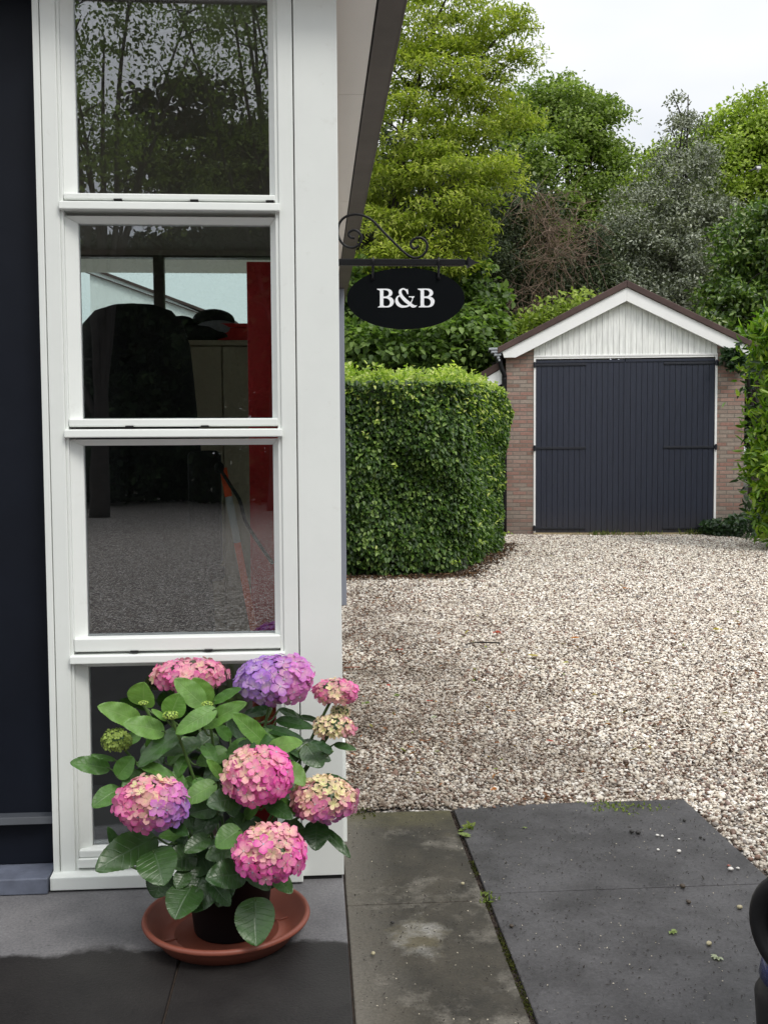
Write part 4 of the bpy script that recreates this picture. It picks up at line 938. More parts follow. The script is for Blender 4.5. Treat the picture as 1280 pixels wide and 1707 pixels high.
leaves = [  # base, tip, apparent width (zoom px), depth at base / tip, material, curl
 ((343, 262), (345, 166), 128, 2.74, 2.72, LB, .05), ((330, 330), (163, 260), 92, 2.74, 2.68, LB, .15), ((430, 370), (268, 328), 96, 2.68, 2.62, LB, .2), ((452, 308), (492, 212), 100, 2.66, 2.66, LB, .05),
 ((592, 262), (474, 150), 95, 2.74, 2.72, LB, .1), ((604, 262), (548, 148), 104, 2.76, 2.75, LB, .05), ((632, 246), (740, 188), 62, 2.75, 2.72, LM, .1), ((590, 345), (758, 246), 80, 2.68, 2.64, LB, .12),
 ((640, 275), (476, 368), 82, 2.66, 2.60, LB, .25), ((440, 322), (378, 276), 34, 2.66, 2.64, LB, .1), ((850, 424), (714, 292), 84, 2.66, 2.60, LB, .12), ((852, 440), (988, 408), 78, 2.62, 2.58, LB, .15),
 ((205, 520), (46, 490), 78, 2.74, 2.70, LM, .15), ((236, 555), (302, 472), 84, 2.68, 2.68, LM, .05), ((228, 486), (126, 462), 30, 2.72, 2.70, LM, .05), ((248, 600), (134, 670), 92, 2.70, 2.64, LM, .2),
 ((318, 496), (480, 554), 62, 2.66, 2.62, LM, .2), ((372, 545), (258, 590), 90, 2.72, 2.66, LM, .2), ((640, 580), (506, 656), 86, 2.60, 2.55, LB, .2), ((668, 560), (606, 482), 56, 2.62, 2.60, LB, .1),
 ((930, 500), (1004, 586), 78, 2.62, 2.58, LB, .15), ((780, 410), (684, 470), 72, 2.70, 2.66, LM, .1), ((690, 450), (560, 500), 86, 2.74, 2.70, LM, .1), ((545, 400), (445, 495), 90, 2.76, 2.70, LM, .2),
 ((870, 275), (748, 300), 60, 2.90, 2.88, LD, .1), ((900, 275), (1000, 318), 44, 2.90, 2.88, LD, .1), ((985, 306), (1070, 325), 32, 2.90, 2.88, LD, .1), ((890, 320), (1040, 350), 62, 2.80, 2.74, LD, .1),
 ((835, 350), (1000, 395), 54, 2.78, 2.70, LD, .15), ((1010, 420), (1075, 512), 104, 2.74, 2.70, LD, .15), ((1118, 452), (1030, 408), 52, 2.72, 2.68, LD, .15), ((1125, 420), (1216, 440), 42, 2.76, 2.74, LD, .1),
 ((1085, 545), (1190, 578), 34, 2.74, 2.70, LD, .2), ((735, 640), (606, 660), 104, 2.56, 2.52, LD, .2), ((850, 660), (950, 718), 70, 2.58, 2.52, LD, .2), ((742, 770), (640, 835), 108, 2.52, 2.48, LM, .25),
 ((640, 680), (535, 700), 92, 2.62, 2.58, LD, .2), ((615, 800), (512, 858), 76, 2.60, 2.55, LD, .2), ((455, 745), (525, 790), 62, 2.58, 2.54, LD, .15), ((395, 800), (152, 922), 150, 2.62, 2.50, LD, .2),
 ((385, 855), (425, 990), 165, 2.56, 2.48, LD, .2), ((760, 950), (606, 965), 128, 2.52, 2.46, LD, .2), ((720, 850), (600, 880), 84, 2.58, 2.54, LD, .2), ((545, 1000), (470, 1128), 158, 2.58, 2.50, LD, .2),
 ((640, 1000), (540, 1104), 90, 2.58, 2.53, LD, .2), ((800, 1050), (804, 1244), 165, 2.54, 2.46, LD, .15), ((880, 960), (950, 1024), 72, 2.60, 2.55, LD, .2), ((1055, 735), (1050, 852), 104, 2.64, 2.58, LD, .15),
 ((1085, 770), (1192, 878), 58, 2.66, 2.60, LD, .2), ((620, 860), (500, 960), 150, 2.66, 2.60, LD, .2), ((600, 620), (520, 560), 80, 2.74, 2.7, LM, .2), ((430, 940), (390, 1050), 120, 2.64, 2.60, LD, .2),
 ((700, 500), (590, 560), 90, 2.74, 2.70, LD, .2), ((560, 720), (470, 740), 100, 2.66, 2.62, LD, .2), ((960, 560), (1010, 660), 90, 2.72, 2.68, LD, .2), ((900, 760), (1010, 800), 100, 2.70, 2.66, LD, .2),
 ((260, 900), (200, 760), 60, 2.72, 2.70, LD, .1)]
for i, (bz, tz, wd, Yb, Yt, mt, cu) in enumerate(leaves):
    B_, T_ = zp(*bz, Yb), zp(*tz, Yt); w_ = wd*Yb/FOC/2.4615*(1.42 if wd > 66 else 1.15)
    pet = B_.lerp(axis(B_.z-.10), .28)
    big_leaf(B_, T_, w_, CAMD*.75+Vector((random.uniform(-.25, .25), 0, .62)), cu, mt, random.uniform(.1, .3), pet)
# middle layer of smaller leaves filling the plant
for (bz, tz, wd, Yb, Yt, cu, mt) in [((520, 470), (470, 560), 62, 2.70, 2.66, .2, LM), ((590, 420), (640, 490), 62, 2.70, 2.66, .2, LM), ((400, 470), (360, 400), 60, 2.76, 2.74, .1, LM), ((700, 400), (640, 340), 60, 2.76, 2.74, .1, LM),
   ((560, 560), (600, 640), 66, 2.66, 2.62, .2, LM), ((300, 560), (240, 640), 60, 2.74, 2.70, .2, LD), ((470, 880), (520, 800), 70, 2.66, 2.64, .1, LD), ((680, 900), (620, 1000), 80, 2.58, 2.54, .2, LD),
   ((520, 940), (480, 1010), 80, 2.60, 2.56, .2, LD), ((760, 720), (820, 660), 60, 2.62, 2.6, .1, LM), ((450, 540), (520, 600), 64, 2.68, 2.64, .2, LM), ((980, 480), (900, 420), 60, 2.74, 2.72, .1, LD), ((330, 380), (250, 420), 56, 2.76, 2.72, .2, LM), ((620, 990), (700, 1080), 80, 2.57, 2.54, .2, LD)]:
    B_, T_ = zp(*bz, Yb), zp(*tz, Yt); big_leaf(B_, T_, wd*Yb/FOC/2.4615*1.3, CAMD*.75+Vector((random.uniform(-.25, .25), 0, .62)), cu, mt, .2, B_.lerp(axis(B_.z-.08), .3))
# low dark leaves over the pot rim
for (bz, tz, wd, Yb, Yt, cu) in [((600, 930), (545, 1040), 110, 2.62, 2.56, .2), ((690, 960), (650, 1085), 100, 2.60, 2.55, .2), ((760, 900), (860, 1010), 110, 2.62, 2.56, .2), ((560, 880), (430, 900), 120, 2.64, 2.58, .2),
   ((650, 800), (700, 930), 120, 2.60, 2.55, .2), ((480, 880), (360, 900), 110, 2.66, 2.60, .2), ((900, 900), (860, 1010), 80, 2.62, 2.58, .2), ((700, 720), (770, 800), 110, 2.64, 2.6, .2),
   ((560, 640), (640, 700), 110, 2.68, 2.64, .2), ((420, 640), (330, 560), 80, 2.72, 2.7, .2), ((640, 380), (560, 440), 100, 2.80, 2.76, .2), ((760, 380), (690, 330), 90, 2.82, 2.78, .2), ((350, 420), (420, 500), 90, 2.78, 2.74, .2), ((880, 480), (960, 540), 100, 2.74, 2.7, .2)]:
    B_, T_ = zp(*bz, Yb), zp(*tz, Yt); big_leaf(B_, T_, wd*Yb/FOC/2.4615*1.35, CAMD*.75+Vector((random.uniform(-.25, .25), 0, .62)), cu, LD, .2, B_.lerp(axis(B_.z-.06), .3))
# leaves deeper inside the plant
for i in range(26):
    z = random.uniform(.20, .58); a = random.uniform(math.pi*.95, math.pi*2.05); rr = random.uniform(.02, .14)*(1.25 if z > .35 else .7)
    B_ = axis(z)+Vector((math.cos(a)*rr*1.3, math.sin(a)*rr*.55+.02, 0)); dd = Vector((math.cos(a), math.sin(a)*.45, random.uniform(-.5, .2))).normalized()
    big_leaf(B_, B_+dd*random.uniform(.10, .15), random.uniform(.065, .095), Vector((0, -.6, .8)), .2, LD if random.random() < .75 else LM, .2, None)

# flower heads
fm = M('hydrangea_petals'); at_ = fm.n('Attribute'); at_.attribute_name = 'Col'
pc_ = fm.mix(1.0, at_.outputs['Color'], fm.ramp(fm.noise(220, 2), [(.3, .88), (.7, 1.12)]), 'MULTIPLY')
fm.base(pc_); fm.rough(.55); fm.b.inputs['Specular IOR Level'].default_value = .25; fm.translucent(pc_, .3)
petal_m = fm.m
PINK, PURP, CREAM, GREEN, HOT, PALE = map(np.array, ((.78, .14, .42), (.40, .20, .68), (.76, .80, .34), (.30, .40, .09), (.82, .10, .46), (.88, .44, .66)))
def flower(zx, zy, rx, ry, Y, colfn, size, nfl, open_=1.0, dep=None, tilt=.25):
    c = np.array(zp(zx, zy, Y)); s = Y/FOC/2.4615; r = np.array([rx*s, dep or (rx*s*.85), ry*s])
    i = np.arange(nfl)+.5; ph = np.arccos(1-2*i/nfl); th = math.pi*(1+5**.5)*i
    U_ = np.stack([np.cos(th)*np.sin(ph), np.sin(th)*np.sin(ph), np.cos(ph)], 1)
    U_ = unit(U_+rng.normal(0, .05, U_.shape)); keep = (U_[:, 2] > -.75+.1*rng.normal(size=nfl)) & (U_[:, 1] < .8); U_ = U_[keep]
    V, F, C = [], [], []; o = 0
    ph_ = rng.uniform(0, 6.28, 4)
    for u in U_:
        lump = 1+.055*math.sin(u[0]*4+ph_[0])*math.sin(u[2]*5+ph_[1])+.05*math.sin(u[0]*7+u[2]*6+ph_[2])
        cc = c+u*(r-size*.35)*lump*rng.uniform(.94, 1.05); n_ = unit(u/r*r.mean()+rng.normal(0, .16, 3)+np.array([0, -.1, .1]))
        a = unit(np.cross(n_, rng.normal(size=3))); b_ = np.cross(n_, a); a0 = rng.uniform(0, 6.28)
        cin, cout, mat_young = colfn(u)
        sz = size*rng.uniform(.85, 1.15)*(1-.35*mat_young); cup = .12+.55*mat_young*rng.uniform(.7, 1.2)
        cj = cout*rng.uniform(.78, 1.2); ci = cin*rng.uniform(.85, 1.15)
        for k in range(4):
            q = a0+k*math.pi/2+rng.normal(0, .06); d = a*math.cos(q)+b_*math.sin(q); e_ = np.cross(n_, d); cu = cup+rng.normal(0, .07); tw = rng.normal(0, .12)
            def P_(l, w2): return cc+d*l*sz+e_*w2*sz+n_*(cu*l*sz+tw*w2*sz-.10*(l*l)*sz)
            pts = [P_(0.02, 0), P_(.38, .36), P_(.74, .40), P_(1.0, .06), P_(.74, -.36), P_(.38, -.34), P_(.55, 0)-n_*.05*sz]
            V += pts; F += [(o, o+1, o+6), (o+1, o+2, o+6), (o+2, o+3, o+6), (o+3, o+4, o+6), (o+4, o+5, o+6), (o+5, o, o+6)]
            mxc = ci*.35+cj*.65
            C += [ci, mxc, cj, cj*.95, cj, mxc, ci*.5+cj*.5]; o += 7
        # bead in the middle
        k0 = o
        for (l, w2) in ((.1, 0), (0, .1), (-.1, 0), (0, -.1)):
            V.append(cc+(a*l+b_*w2)*sz+n_*.02*sz); C.append(np.array([.45, .50, .62])*(1-mat_young)+CREAM*mat_young)
        V.append(cc+n_*.13*sz); C.append(np.array([.55, .60, .75])*(1-mat_young)+CREAM*mat_young)
        F += [(k0, k0+1, k0+4), (k0+1, k0+2, k0+4), (k0+2, k0+3, k0+4), (k0+3, k0, k0+4)]; o += 5
    ob = np_mesh('flower_head', np.array(V)-np.array(off), np.array(F), petal_m, hyd, False, np.array(C))
    b = MB(); b.ball(Vector(c)-off, tuple(r*.80), 3); b.build('flower_core', LD if nfl > 40 else stem_m, ob, True)
    return ob, Vector(c)
def mixc(a, b, t): return a*(1-t)+b*t
def cf(fn):
    def g(u):
        j = rng.normal(0, .16); outc, young = fn(u[0]+j, u[2]+rng.normal(0, .16)); young = float(np.clip((young-.5)*1.5+.5+rng.normal(0, .28), 0, 1))
        return mixc(mixc(outc, PALE, .35), CREAM*1.05, .25+.75*young), mixc(outc, mixc(CREAM, PALE, .25), young*.80), young
    return g
cl = lambda v: float(np.clip(v, 0, 1))
heads = [
 (532, 135, 158, 72, 2.90, cf(lambda x, z: (PINK, .30)), .0185, 190, None, 'flower head of all-over pink at the top left, half hidden by leaves'),
 (878, 155, 168, 108, 2.80, cf(lambda x, z: (mixc(PURP, mixc(PINK, PURP, .35), cl(.30+x*.9-z*.1)), .06)), .0225, 210, None, 'violet flower head at the top, turning pink on its right'),
 (1130, 205, 98, 56, 2.82, cf(lambda x, z: (PINK, cl(.75-abs(x)))), .0155, 110, None, 'small pink flower head with yellow middle at the right of the plant'),
 (1150, 285, 44, 26, 2.84, cf(lambda x, z: (PALE, .9)), .012, 40, None, 'tiny yellow-pink flower cluster at the right'),
 (1124, 350, 90, 50, 2.76, cf(lambda x, z: (HOT, cl(1.15-.9*max(0, x-.3)-abs(x)*.2))), .0145, 110, None, 'small yellow flower head edged with pink'),
 (812, 550, 152, 126, 2.54, cf(lambda x, z: (HOT, cl(.16-.40*x+.30*z))), .0215, 210, None, 'bright pink flower head in the middle of the plant'),
 (1085, 645, 144, 93, 2.60, cf(lambda x, z: (mixc(PINK, PURP, cl(-z*.7-.0)), cl(.45+z*.6))), .0195, 190, None, 'yellow and pink flower head with violet lower edge'),
 (378, 665, 156, 116, 2.54, cf(lambda x, z: (mixc(PINK, PURP, cl(x*1.1-.2-z*.2)), cl(.22+z*.4-abs(x)*.3))), .0210, 200, None, 'pink flower head with violet florets on its right side, low left'),
 (860, 868, 156, 122, 2.46, cf(lambda x, z: (HOT*1.0, cl(.40+z*.30-abs(x+.1)*.4))), .0205, 210, None, 'lowest pink flower head with cream florets'),
 (235, 405, 64, 50, 2.70, lambda u: (GREEN*1.1, GREEN*.9, .8), .0125, 90, None, 'unopened green flower head at the left'),
 (455, 300, 33, 17, 2.64, lambda u: (GREEN*1.6, GREEN*1.7, 1.0), .0055, 60, None, 'yellow-green bud cluster between the upper leaves'),
 (605, 255, 23, 13, 2.70, lambda u: (GREEN*1.6, GREEN*1.7, 1.0), .0050, 40, None, None), (343, 250, 20, 9, 2.70, lambda u: (GREEN*1.6, GREEN*1.7, 1.0), .0050, 30, None, None)]
cs_ = []
for (zx, zy, rx, ry, Y, fn, sz, nf, dp, lb) in heads:
    sz, nf = (sz*1.22, int(nf*.72)) if nf > 95 else (sz, nf)
    ob, c = flower(zx, zy, rx, ry, Y, fn, sz, nf, dep=dp); cs_.append(c)
    if lb: ob['label'] = lb
for c in cs_:
    b = MB(); g0 = Vector((PC.x+(c.x-PC.x)*.12, PC.y+(c.y-PC.y)*.12, .17)); m1 = g0.lerp(c, .5)+Vector(((c.x-PC.x)*.05, .02, .02))
    b.tube([p-off for p in smooth_path([g0, m1, c.lerp(m1, .12), c+Vector((0, 0, -.01))], 5)], .0042, 8); b.build('stem', stem_m, hyd, True)

# ---------------------------------------------------------------- small things on the slabs and gravel
def pebble(px, py, r, c, label, name='loose_pebble'):
    b = MB(); b.ball((0, 0, 0), (r, r*.8, r*.6), 2, jit=.06); m_ = PEB.get(c) or PEB.setdefault(c, simple('pebble_'+c, PEBC[c], .6, .2, 40))
    o = b.build(name, m_, None, True); p = gr(px, py); o.location = (p.x, p.y, r*.6+.004); o.rotation_euler = (0, 0, random.random()*6)
    return tag(o, label, 'pebble', 'pebbles lying loose on the paving')
PEB = {}; PEBC = {'white': (.62, .60, .56), 'brown': (.05, .035, .022), 'dark': (.02, .018, .016), 'tan': (.36, .32, .2), 'red': (.25, .08, .06)}
for a_ in [(1095, 1396, .0065, 'white', 'white pebble left of a close pair on the grey paving'), (1103, 1397, .006, 'white', 'white pebble right of a close pair on the grey paving'), (1096, 1420, .006, 'white', 'single white pebble below the close pair'),
           (1131, 1423, .008, 'white', 'larger white pebble right of the single one'), (1131, 1402, .0045, 'white', 'tiny white pebble on the upper paving'), (1217, 1453, .009, 'white', 'white pebble near the right gravel edge'),
           (1229, 1451, .006, 'white', 'small white pebble beside the larger one at the gravel edge'), (1214, 1447, .006, 'red', 'reddish pebble touching a white one'), (1137, 1482, .010, 'brown', 'brown pebble on the paving joint'),
           (1147, 1508, .008, 'brown', 'brown pebble just below the paving joint'), (1232, 1517, .009, 'tan', 'pale brown pebble near the car headlight'), (1181, 1578, .009, 'tan', 'tan pebble between two fallen leaves'),
           (1052, 1390, .009, 'dark', 'dark seed pod, left one of two'), (1063, 1392, .010, 'dark', 'dark seed pod, right one of two'), (1167, 1399, .006, 'dark', 'dark crumb near the top right of the paving'),
           (1173, 1402, .005, 'dark', 'dark crumb right of another at the top right'), (1140, 1371, .007, 'dark', 'dark pebble at the upper corner of the paving'), (622, 1594, .007, 'tan', 'grey-tan pebble on the mossy slab'),
           (852, 1548, .007, 'brown', 'brown crumb beside the mossy joint'), (654, 1542, .006, 'dark', 'dark crumb on the lower mossy slab'), (771, 1477, .007, 'tan', 'pale crumb on the upper mossy slab')]:
    pebble(*a_)
FL = {'green': foliage('fallen_green_leaf', [(0, (.16, .22, .06)), (1, (.2, .26, .08))], .5, .2), 'pale': foliage('fallen_pale_leaf', [(0, (.30, .33, .22)), (1, (.36, .4, .28))], .5, .2),
      'orange': foliage('fallen_orange_leaf', [(0, (.45, .16, .04)), (1, (.5, .2, .05))], .6, .2), 'red': foliage('fallen_red_leaf', [(0, (.35, .05, .03)), (1, (.4, .07, .04))], .6, .2), 'yellow': foliage('fallen_yellow_leaf', [(0, (.42, .34, .06)), (1, (.46, .38, .08))], .6, .2)}
def fallen(px, py, L_, c, label):
    if py < 1350: L_ *= 1.7
    p = gr(px, py); n = 5; a = np.linspace(-1.3, 1.3, n)+random.random()*6
    D = np.stack([np.cos(a), np.sin(a), 0*a+.12], 1); P = np.zeros((n, 3)); V, F = leaf_geo(P, D, np.tile([0, 0, 1.0], (n, 1))+rng.normal(0, .15, (n, 3)), np.full(n, L_*.62), np.full(n, L_*.30), .15, .1)
    o = np_mesh('fallen_leaf', V, F, FL[c]); o.location = (p.x, p.y, .006 if c in ('green', 'pale') and py > 1350 else .026); tag(o, label, 'leaf', 'leaves fallen on the drive')
for a_ in [(1118, 1556, .030, 'green', 'green fallen leaf on the grey paving'), (1196, 1599, .032, 'pale', 'pale fallen leaf on the grey paving near the car'), (874, 1383, .018, 'green', 'small green leaf on the upper grey slab'),
           (771, 1396, .05, 'green', 'green seedling leaf at the top of the slab joint'), (852, 1193, .022, 'orange', 'orange leaf on the gravel below the garage doors'), (1198, 1055, .05, 'yellow', 'yellow leaf far right on the gravel'),
           (886, 1100, .04, 'yellow', 'yellow-brown leaf in the middle of the gravel'), (658, 1167, .03, 'green', 'green leaf on the gravel right of the flowers'), (716, 1176, .02, 'red', 'reddish leaf on the gravel near the wall'),
           (820, 1326, .022, 'orange', 'orange leaf on the gravel above the slab joint'), (720, 1204, .025, 'pale', 'pale green leaf on the gravel'), (666, 1089, .025, 'red', 'red leaf on the gravel near the wall corner'),
           (608, 1180, .03, 'green', 'green leaf at the corner of the white wall'), (825, 1060, .05, 'red', 'red-brown leaf beside a twig on the gravel'), (915, 1245, .02, 'red', 'small red leaf at the middle right of the gravel'),
           (960, 1070, .04, 'orange', 'orange-brown leaf on the bright gravel'), (650, 1150, .022, 'red', 'dark red leaf above the green one'), (1045, 985, .05, 'orange', 'brown-orange leaf near the garage')]:
    fallen(*a_)
b = MB(); p = gr(775, 1079); q = gr(832, 1077); b.tube(smooth_path([p+Vector((0, 0, .020)), p.lerp(q, .4)+Vector((0, .01, .028)), q+Vector((0, 0, .022))]), [.005]*6+[.006]*6+[.009], 6)
tag(b.build('fallen_twig', bark_dark, None, True), 'dark twig lying on the gravel', 'twig')
b = MB(); p = gr(573, 1116); q = gr(602, 1115); b.tube([p+Vector((0, 0, .012)), q+Vector((0, 0, .012))], .0035, 6)
tag(b.build('fallen_twig', simple('reddish_twig', (.30, .10, .06), .8, .1, 10), None, True), 'reddish twig lying by the white wall corner', 'twig')
# crumbs, moss, weeds
n = 3600; lx = rng.uniform(.02, 1.26, n); ly = rng.uniform(-1.5, .58, n)
P = np.array([loc2w(a, c, .004)[:] for a, c in zip(lx, ly)]); P[:, 2] += .001
V, F = leaf_geo(P, unit(rdir(n)*np.array([1, 1, .2])), np.tile([0, 0, 1.0], (n, 1))+rng.normal(0, .3, (n, 3)), rng.exponential(.003, n)+.0018, rng.uniform(.0015, .0042, n), .4, -.2)
tag(np_mesh('debris_crumbs', V, F, simple('debris', (.02, .016, .012), .9, .5, 60)), 'dark crumbs and bits strewn over the paving', 'debris', kind='stuff')
n = 500; V, F = leaf_geo(np.array([loc2w(a, c, .005)[:] for a, c in zip(rng.uniform(.02, 1.26, n), rng.uniform(-1.5, .58, n))]), unit(rdir(n)*np.array([1, 1, .2])), np.tile([0, 0, 1.0], (n, 1))+rng.normal(0, .3, (n, 3)), rng.uniform(.002, .006, n), rng.uniform(.0015, .004, n), .4, -.2)
tag(np_mesh('pale_grit', V, F, simple('grit', (.4, .36, .28), .9, .5, 60)), 'pale grit scattered over the paving', 'debris', kind='stuff')
n = 2600; ly = rng.uniform(-1.6, .1, n); m_ = np.sin(ly*9)+np.sin(ly*23)+rng.normal(0, .6, n) > .1; ly = ly[m_]; n = len(ly)
P = np.array([loc2w(.409+a, c, -.002)[:] for a, c in zip(rng.normal(0, .0045, n), ly)]); V, F = leaf_geo(P, unit(rdir(n)*.7+np.array([0, 0, .6])), rdir(n), rng.uniform(.003, .007, n), rng.uniform(.002, .005, n))
tag(np_mesh('joint_moss', V, F, f_moss), 'moss growing in the joint between the slabs', 'moss', kind='stuff')
n = 5000; ly = rng.uniform(-1.6, .57, n); P = np.array([loc2w(.409+a, c, -.010)[:] for a, c in zip(rng.uniform(-.006, .006, n), ly)]); V, F = leaf_geo(P, unit(rdir(n)), rdir(n), rng.uniform(.003, .008, n), rng.uniform(.003, .006, n))
tag(np_mesh('joint_soil', V, F, soil_m), 'dark soil filling the slab joint', 'soil', kind='stuff')
def weed(px, py, n, L_, spread, label, mat=f_weed, z=0.0, upw=.6, nm='weed', cat='weed'):
    p = gr(px, py); P = rng.normal(0, spread, (n, 3))*np.array([1, 1, .0]); D = unit(rdir(n)*.8+np.array([0, 0, upw]))
    V, F = leaf_geo(P, D, unit(rdir(n)*.4+np.array([0, -.3, 1])), rng.uniform(.5, 1, n)*L_, rng.uniform(.5, 1, n)*L_*.45)
    o = np_mesh(nm, V, F, mat); o.location = (p.x, p.y, z); tag(o, label, cat)
weed(779, 1382, 16, .030, .014, 'weed tuft growing at the top end of the slab joint'); weed(820, 1500, 30, .020, .014, 'mossy weed tuft where the slab joints cross'); weed(812, 1490, 14, .016, .010, 'little weed sprig above the joint crossing')
weed(1000, 1349, 40, .018, .03, 'low green weeds at the paving edge, left clump'); weed(1030, 1346, 60, .022, .035, 'low green weeds at the paving edge, middle clump'); weed(1080, 1344, 30, .018, .03, 'low green weeds at the paving edge, right clump')
weed(606, 1356, 50, .016, .025, 'brown-green moss tuft at the foot of the white corner', f_moss)
for (px, n_, L_, lb) in ((1003, 60, .12, 'yellow grass tuft at the threshold left of the door joint'), (1072, 50, .10, 'grass tuft at the threshold right of the door joint'), (1150, 40, .14, 'dry weeds before the right garage door'), (1178, 30, .12, 'weeds at the right door post')):
    p = gr(px, 891); P = rng.normal(0, .14, (n_, 3))*np.array([1, .15, 0]); D = unit(rng.normal(0, .35, (n_, 3))+np.array([0, -.1, 1])); V, F = leaf_geo(P, D, rdir(n_), rng.uniform(.5, 1, n_)*L_, np.full(n_, .012))
    o = np_mesh('grass_tuft', V, F, f_weed); o.location = (p.x, p.y-.10, -.01); tag(o, lb, 'grass tuft')
# leaf litter under the hedge and along the drive edges
n = 3200; t = rng.uniform(0, 1, n); a = np.array([-1.0, 10.50]); c = np.array([.85, 10.80]); dd = np.array([1.75, 14.5])
xy = np.where((t < .5)[:, None], a+(c-a)*(t*2)[:, None], c+(dd-c)*((t-.5)*2)[:, None])+rng.normal(0, .10, (n, 2))+np.array([.02, -.08])
P = np.column_stack([xy, rng.uniform(.004, .022, n)]); V, F = leaf_geo(P, unit(rdir(n)*np.array([1, 1, .25])), np.tile([0, 0, 1.0], (n, 1))+rng.normal(0, .3, (n, 3)), rng.uniform(.02, .05, n), rng.uniform(.012, .025, n))
tag(np_mesh('leaf_litter', V, F, foliage('dry_litter', [(0, (.03, .018, .012)), (.7, (.09, .05, .03)), (1, (.2, .11, .05))], .8, .1)), 'brown leaf litter along the foot of the hedge', 'litter', kind='stuff')
n = 9000; x = -.25+rng.uniform(0, 1, n)**1.7*2.6; y = rng.uniform(3.7, 9.5, n); k = (np.sin(x*5+1)*np.sin(y*3.1)+.6*np.sin(x*13)*np.sin(y*9)+rng.normal(0, .5, n)-.3*x) > .3; x, y = x[k], y[k]; n = len(x)
P = np.column_stack([x, y, rng.uniform(.013, .024, n)]); V, F = leaf_geo(P, unit(rdir(n)*np.array([1, 1, .25])), np.tile([0, 0, 1.0], (n, 1))+rng.normal(0, .3, (n, 3)), rng.uniform(.010, .034, n), rng.uniform(.005, .013, n))
tag(np_mesh('plant_debris', V, F, foliage('brown_debris', [(0, (.03, .016, .010)), (.7, (.10, .05, .03)), (1, (.30, .12, .05))], .8, .1)), 'brown plant debris among the pebbles near the wall', 'litter', kind='stuff')

n = 1500; y = rng.uniform(4, 15.5, n); x = rng.uniform(0, 1, n)*(.42*y+.3)-.1
P = np.column_stack([x, y, rng.uniform(.013, .022, n)]); V, F = leaf_geo(P, unit(rdir(n)*np.array([1, 1, .25])), np.tile([0, 0, 1.0], (n, 1))+rng.normal(0, .35, (n, 3)), rng.uniform(.012, .045, n), rng.uniform(.006, .016, n))
tag(np_mesh('leaf_bits', V, F, foliage('mixed_bits', [(0, (.04, .022, .012)), (.6, (.13, .075, .04)), (.8, (.30, .13, .05)), (.92, (.30, .28, .07)), (1, (.16, .24, .05))], .8, .1)), 'brown, orange and green leaf bits scattered thinly over the gravel', 'litter', kind='stuff')

# bird on the right
b = MB(); b.ball((0, 0, 0), (.11, .06, .06), 3); b.ball((.10, 0, .05), (.045, .04, .04), 2); b.tube([(.13, 0, .05), (.18, 0, .045)], [.012, .002], 6); b.prism([(-.08, .01), (-.34, -.05), (-.33, -.08), (-.08, -.03)], -.025, .025)
for k in (-1, 1): b.tube([(.0, k*.02, -.05), (.0, k*.02, -.12)], .006, 5)
bird = b.build('magpie', [simple('white_feathers', (.7, .7, .7), .7, .05, 5), simple('black_feathers', (.01, .01, .015), .5, .1, 5)], None, True)
for pl in bird.data.polygons:
    cc = pl.center; pl.material_index = 1 if (cc.x > .07 or cc.x < -.08 or (cc.z > .03)) else 0
bird.location = at(1262, 280, 29.0); bird.rotation_euler = (0, R(-10), R(30)); bird.scale = (1.1, 1.1, 1.1); tag(bird, 'black and white bird in the trees at the right edge', 'bird')

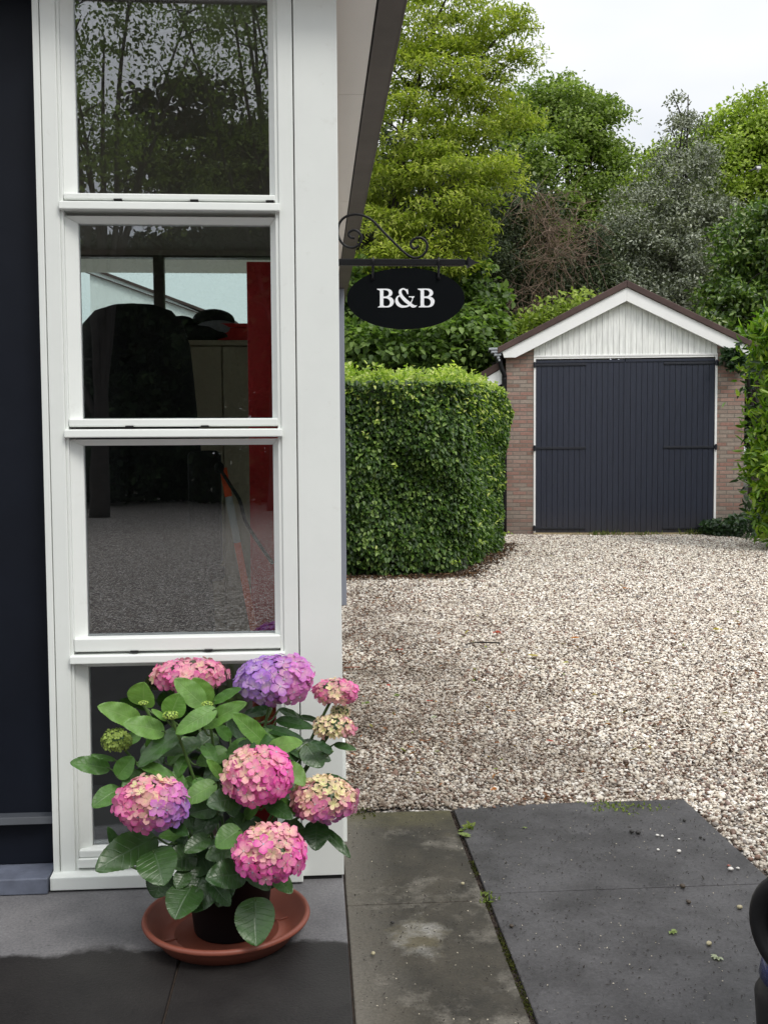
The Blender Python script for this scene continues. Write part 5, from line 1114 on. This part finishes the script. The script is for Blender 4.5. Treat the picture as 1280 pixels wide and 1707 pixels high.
# ---------------------------------------------------------------- the parked car at the right edge
fw = Vector((-.8, -.6, 0)).normalized(); lf = Vector((-fw.y, fw.x, 0)); rt = at(1337, 1556, 1.60); HZ = rt.z
cc = rt-fw*1.60+lf*.55; cc.z = 0
car = empty('parked_car', (cc.x, cc.y, 0), math.atan2(fw.y, fw.x), 'dark blue car with a round black-rimmed headlight at the right edge', 'car')
def outline(hl_, hw, r, n=8, xo=0):
    P = []
    for (sx, sy, a0) in ((1, 1, 0), (-1, 1, 90), (-1, -1, 180), (1, -1, 270)):
        for k in range(n+1):
            a = R(a0+90*k/n); P.append((xo+sx*(hl_-r)+r*math.cos(a), sy*(hw-r)+r*math.sin(a)))
    return P
def loft(levels, mat, name, parent, smooth=True):
    b = MB(); rings = [[b.bm.verts.new((x, y, z)) for x, y in outline(h_, w_, r_, 8, xo)] for (z, h_, w_, r_, xo) in levels]
    for i in range(len(rings)-1):
        m_ = len(rings[i])
        for j in range(m_): b.bm.faces.new([rings[i][j], rings[i][(j+1) % m_], rings[i+1][(j+1) % m_], rings[i+1][j]])
    b.bm.faces.new(rings[0][::-1]); b.bm.faces.new(rings[-1]); return b.build(name, mat, parent, smooth)
zt = HZ-.104
loft([(zt+.001, 1.634, .656, .11, 0), (zt+.03, 1.630, .652, .11, 0), (zt+.065, 1.600, .635, .12, 0), (HZ+.02, 1.56, .65, .16, 0), (HZ+.11, 1.52, .64, .2, 0), (HZ+.17, 1.42, .62, .22, -.03), (HZ+.24, 1.30, .60, .24, -.12), (HZ+.27, 1.15, .58, .24, -.2)], blue_paint, 'body', car)
loft([(.17, 1.60, .62, .12, 0), (.2, 1.63, .650, .11, 0), (zt-.03, 1.64, .660, .11, 0), (zt, 1.622, .648, .11, 0)], rubber, 'bumper', car)
loft([(HZ+.255, .95, .55, .12, -.35), (HZ+.62, .68, .46, .15, -.42), (HZ+.66, .60, .42, .18, -.42)], simple('dark_car_glass', (.01, .012, .014), .08, .05, 2, spec=.8), 'cabin', car)
loft([(HZ+.655, .64, .44, .18, -.42), (HZ+.70, .55, .38, .2, -.42)], blue_paint, 'roof', car)
for sy in (-.55, .55):
    b = MB()
    for k in range(36): pass
    ring = [(1.585+.012, sy+.079*math.cos(2*math.pi*k/36), HZ+.079*math.sin(2*math.pi*k/36)) for k in range(37)]
    b.tube(ring, .0175, 12, False); b.tube([(1.50, sy, HZ), (1.592, sy, HZ)], .075, 32)
    hd = b.build('headlight', rubber, car, True)
    b = MB(); b.ball((1.592, sy, HZ), (.02, .055, .055), 3); b.build('lens', simple('lamp_lens', (.18, .2, .21), .08, .2, 30, spec=1.0), hd, True)
for wx in (-1.0, 1.02):
    for sy in (-1, 1):
        b = MB(); b.tube([(wx, sy*.50, .27), (wx, sy*.66, .27)], .27, 32); wh = b.build('wheel', rubber, car)
        b = MB(); b.tube([(wx, sy*.655, .27), (wx, sy*.668, .27)], .16, 24); b.build('rim', zinc, wh)
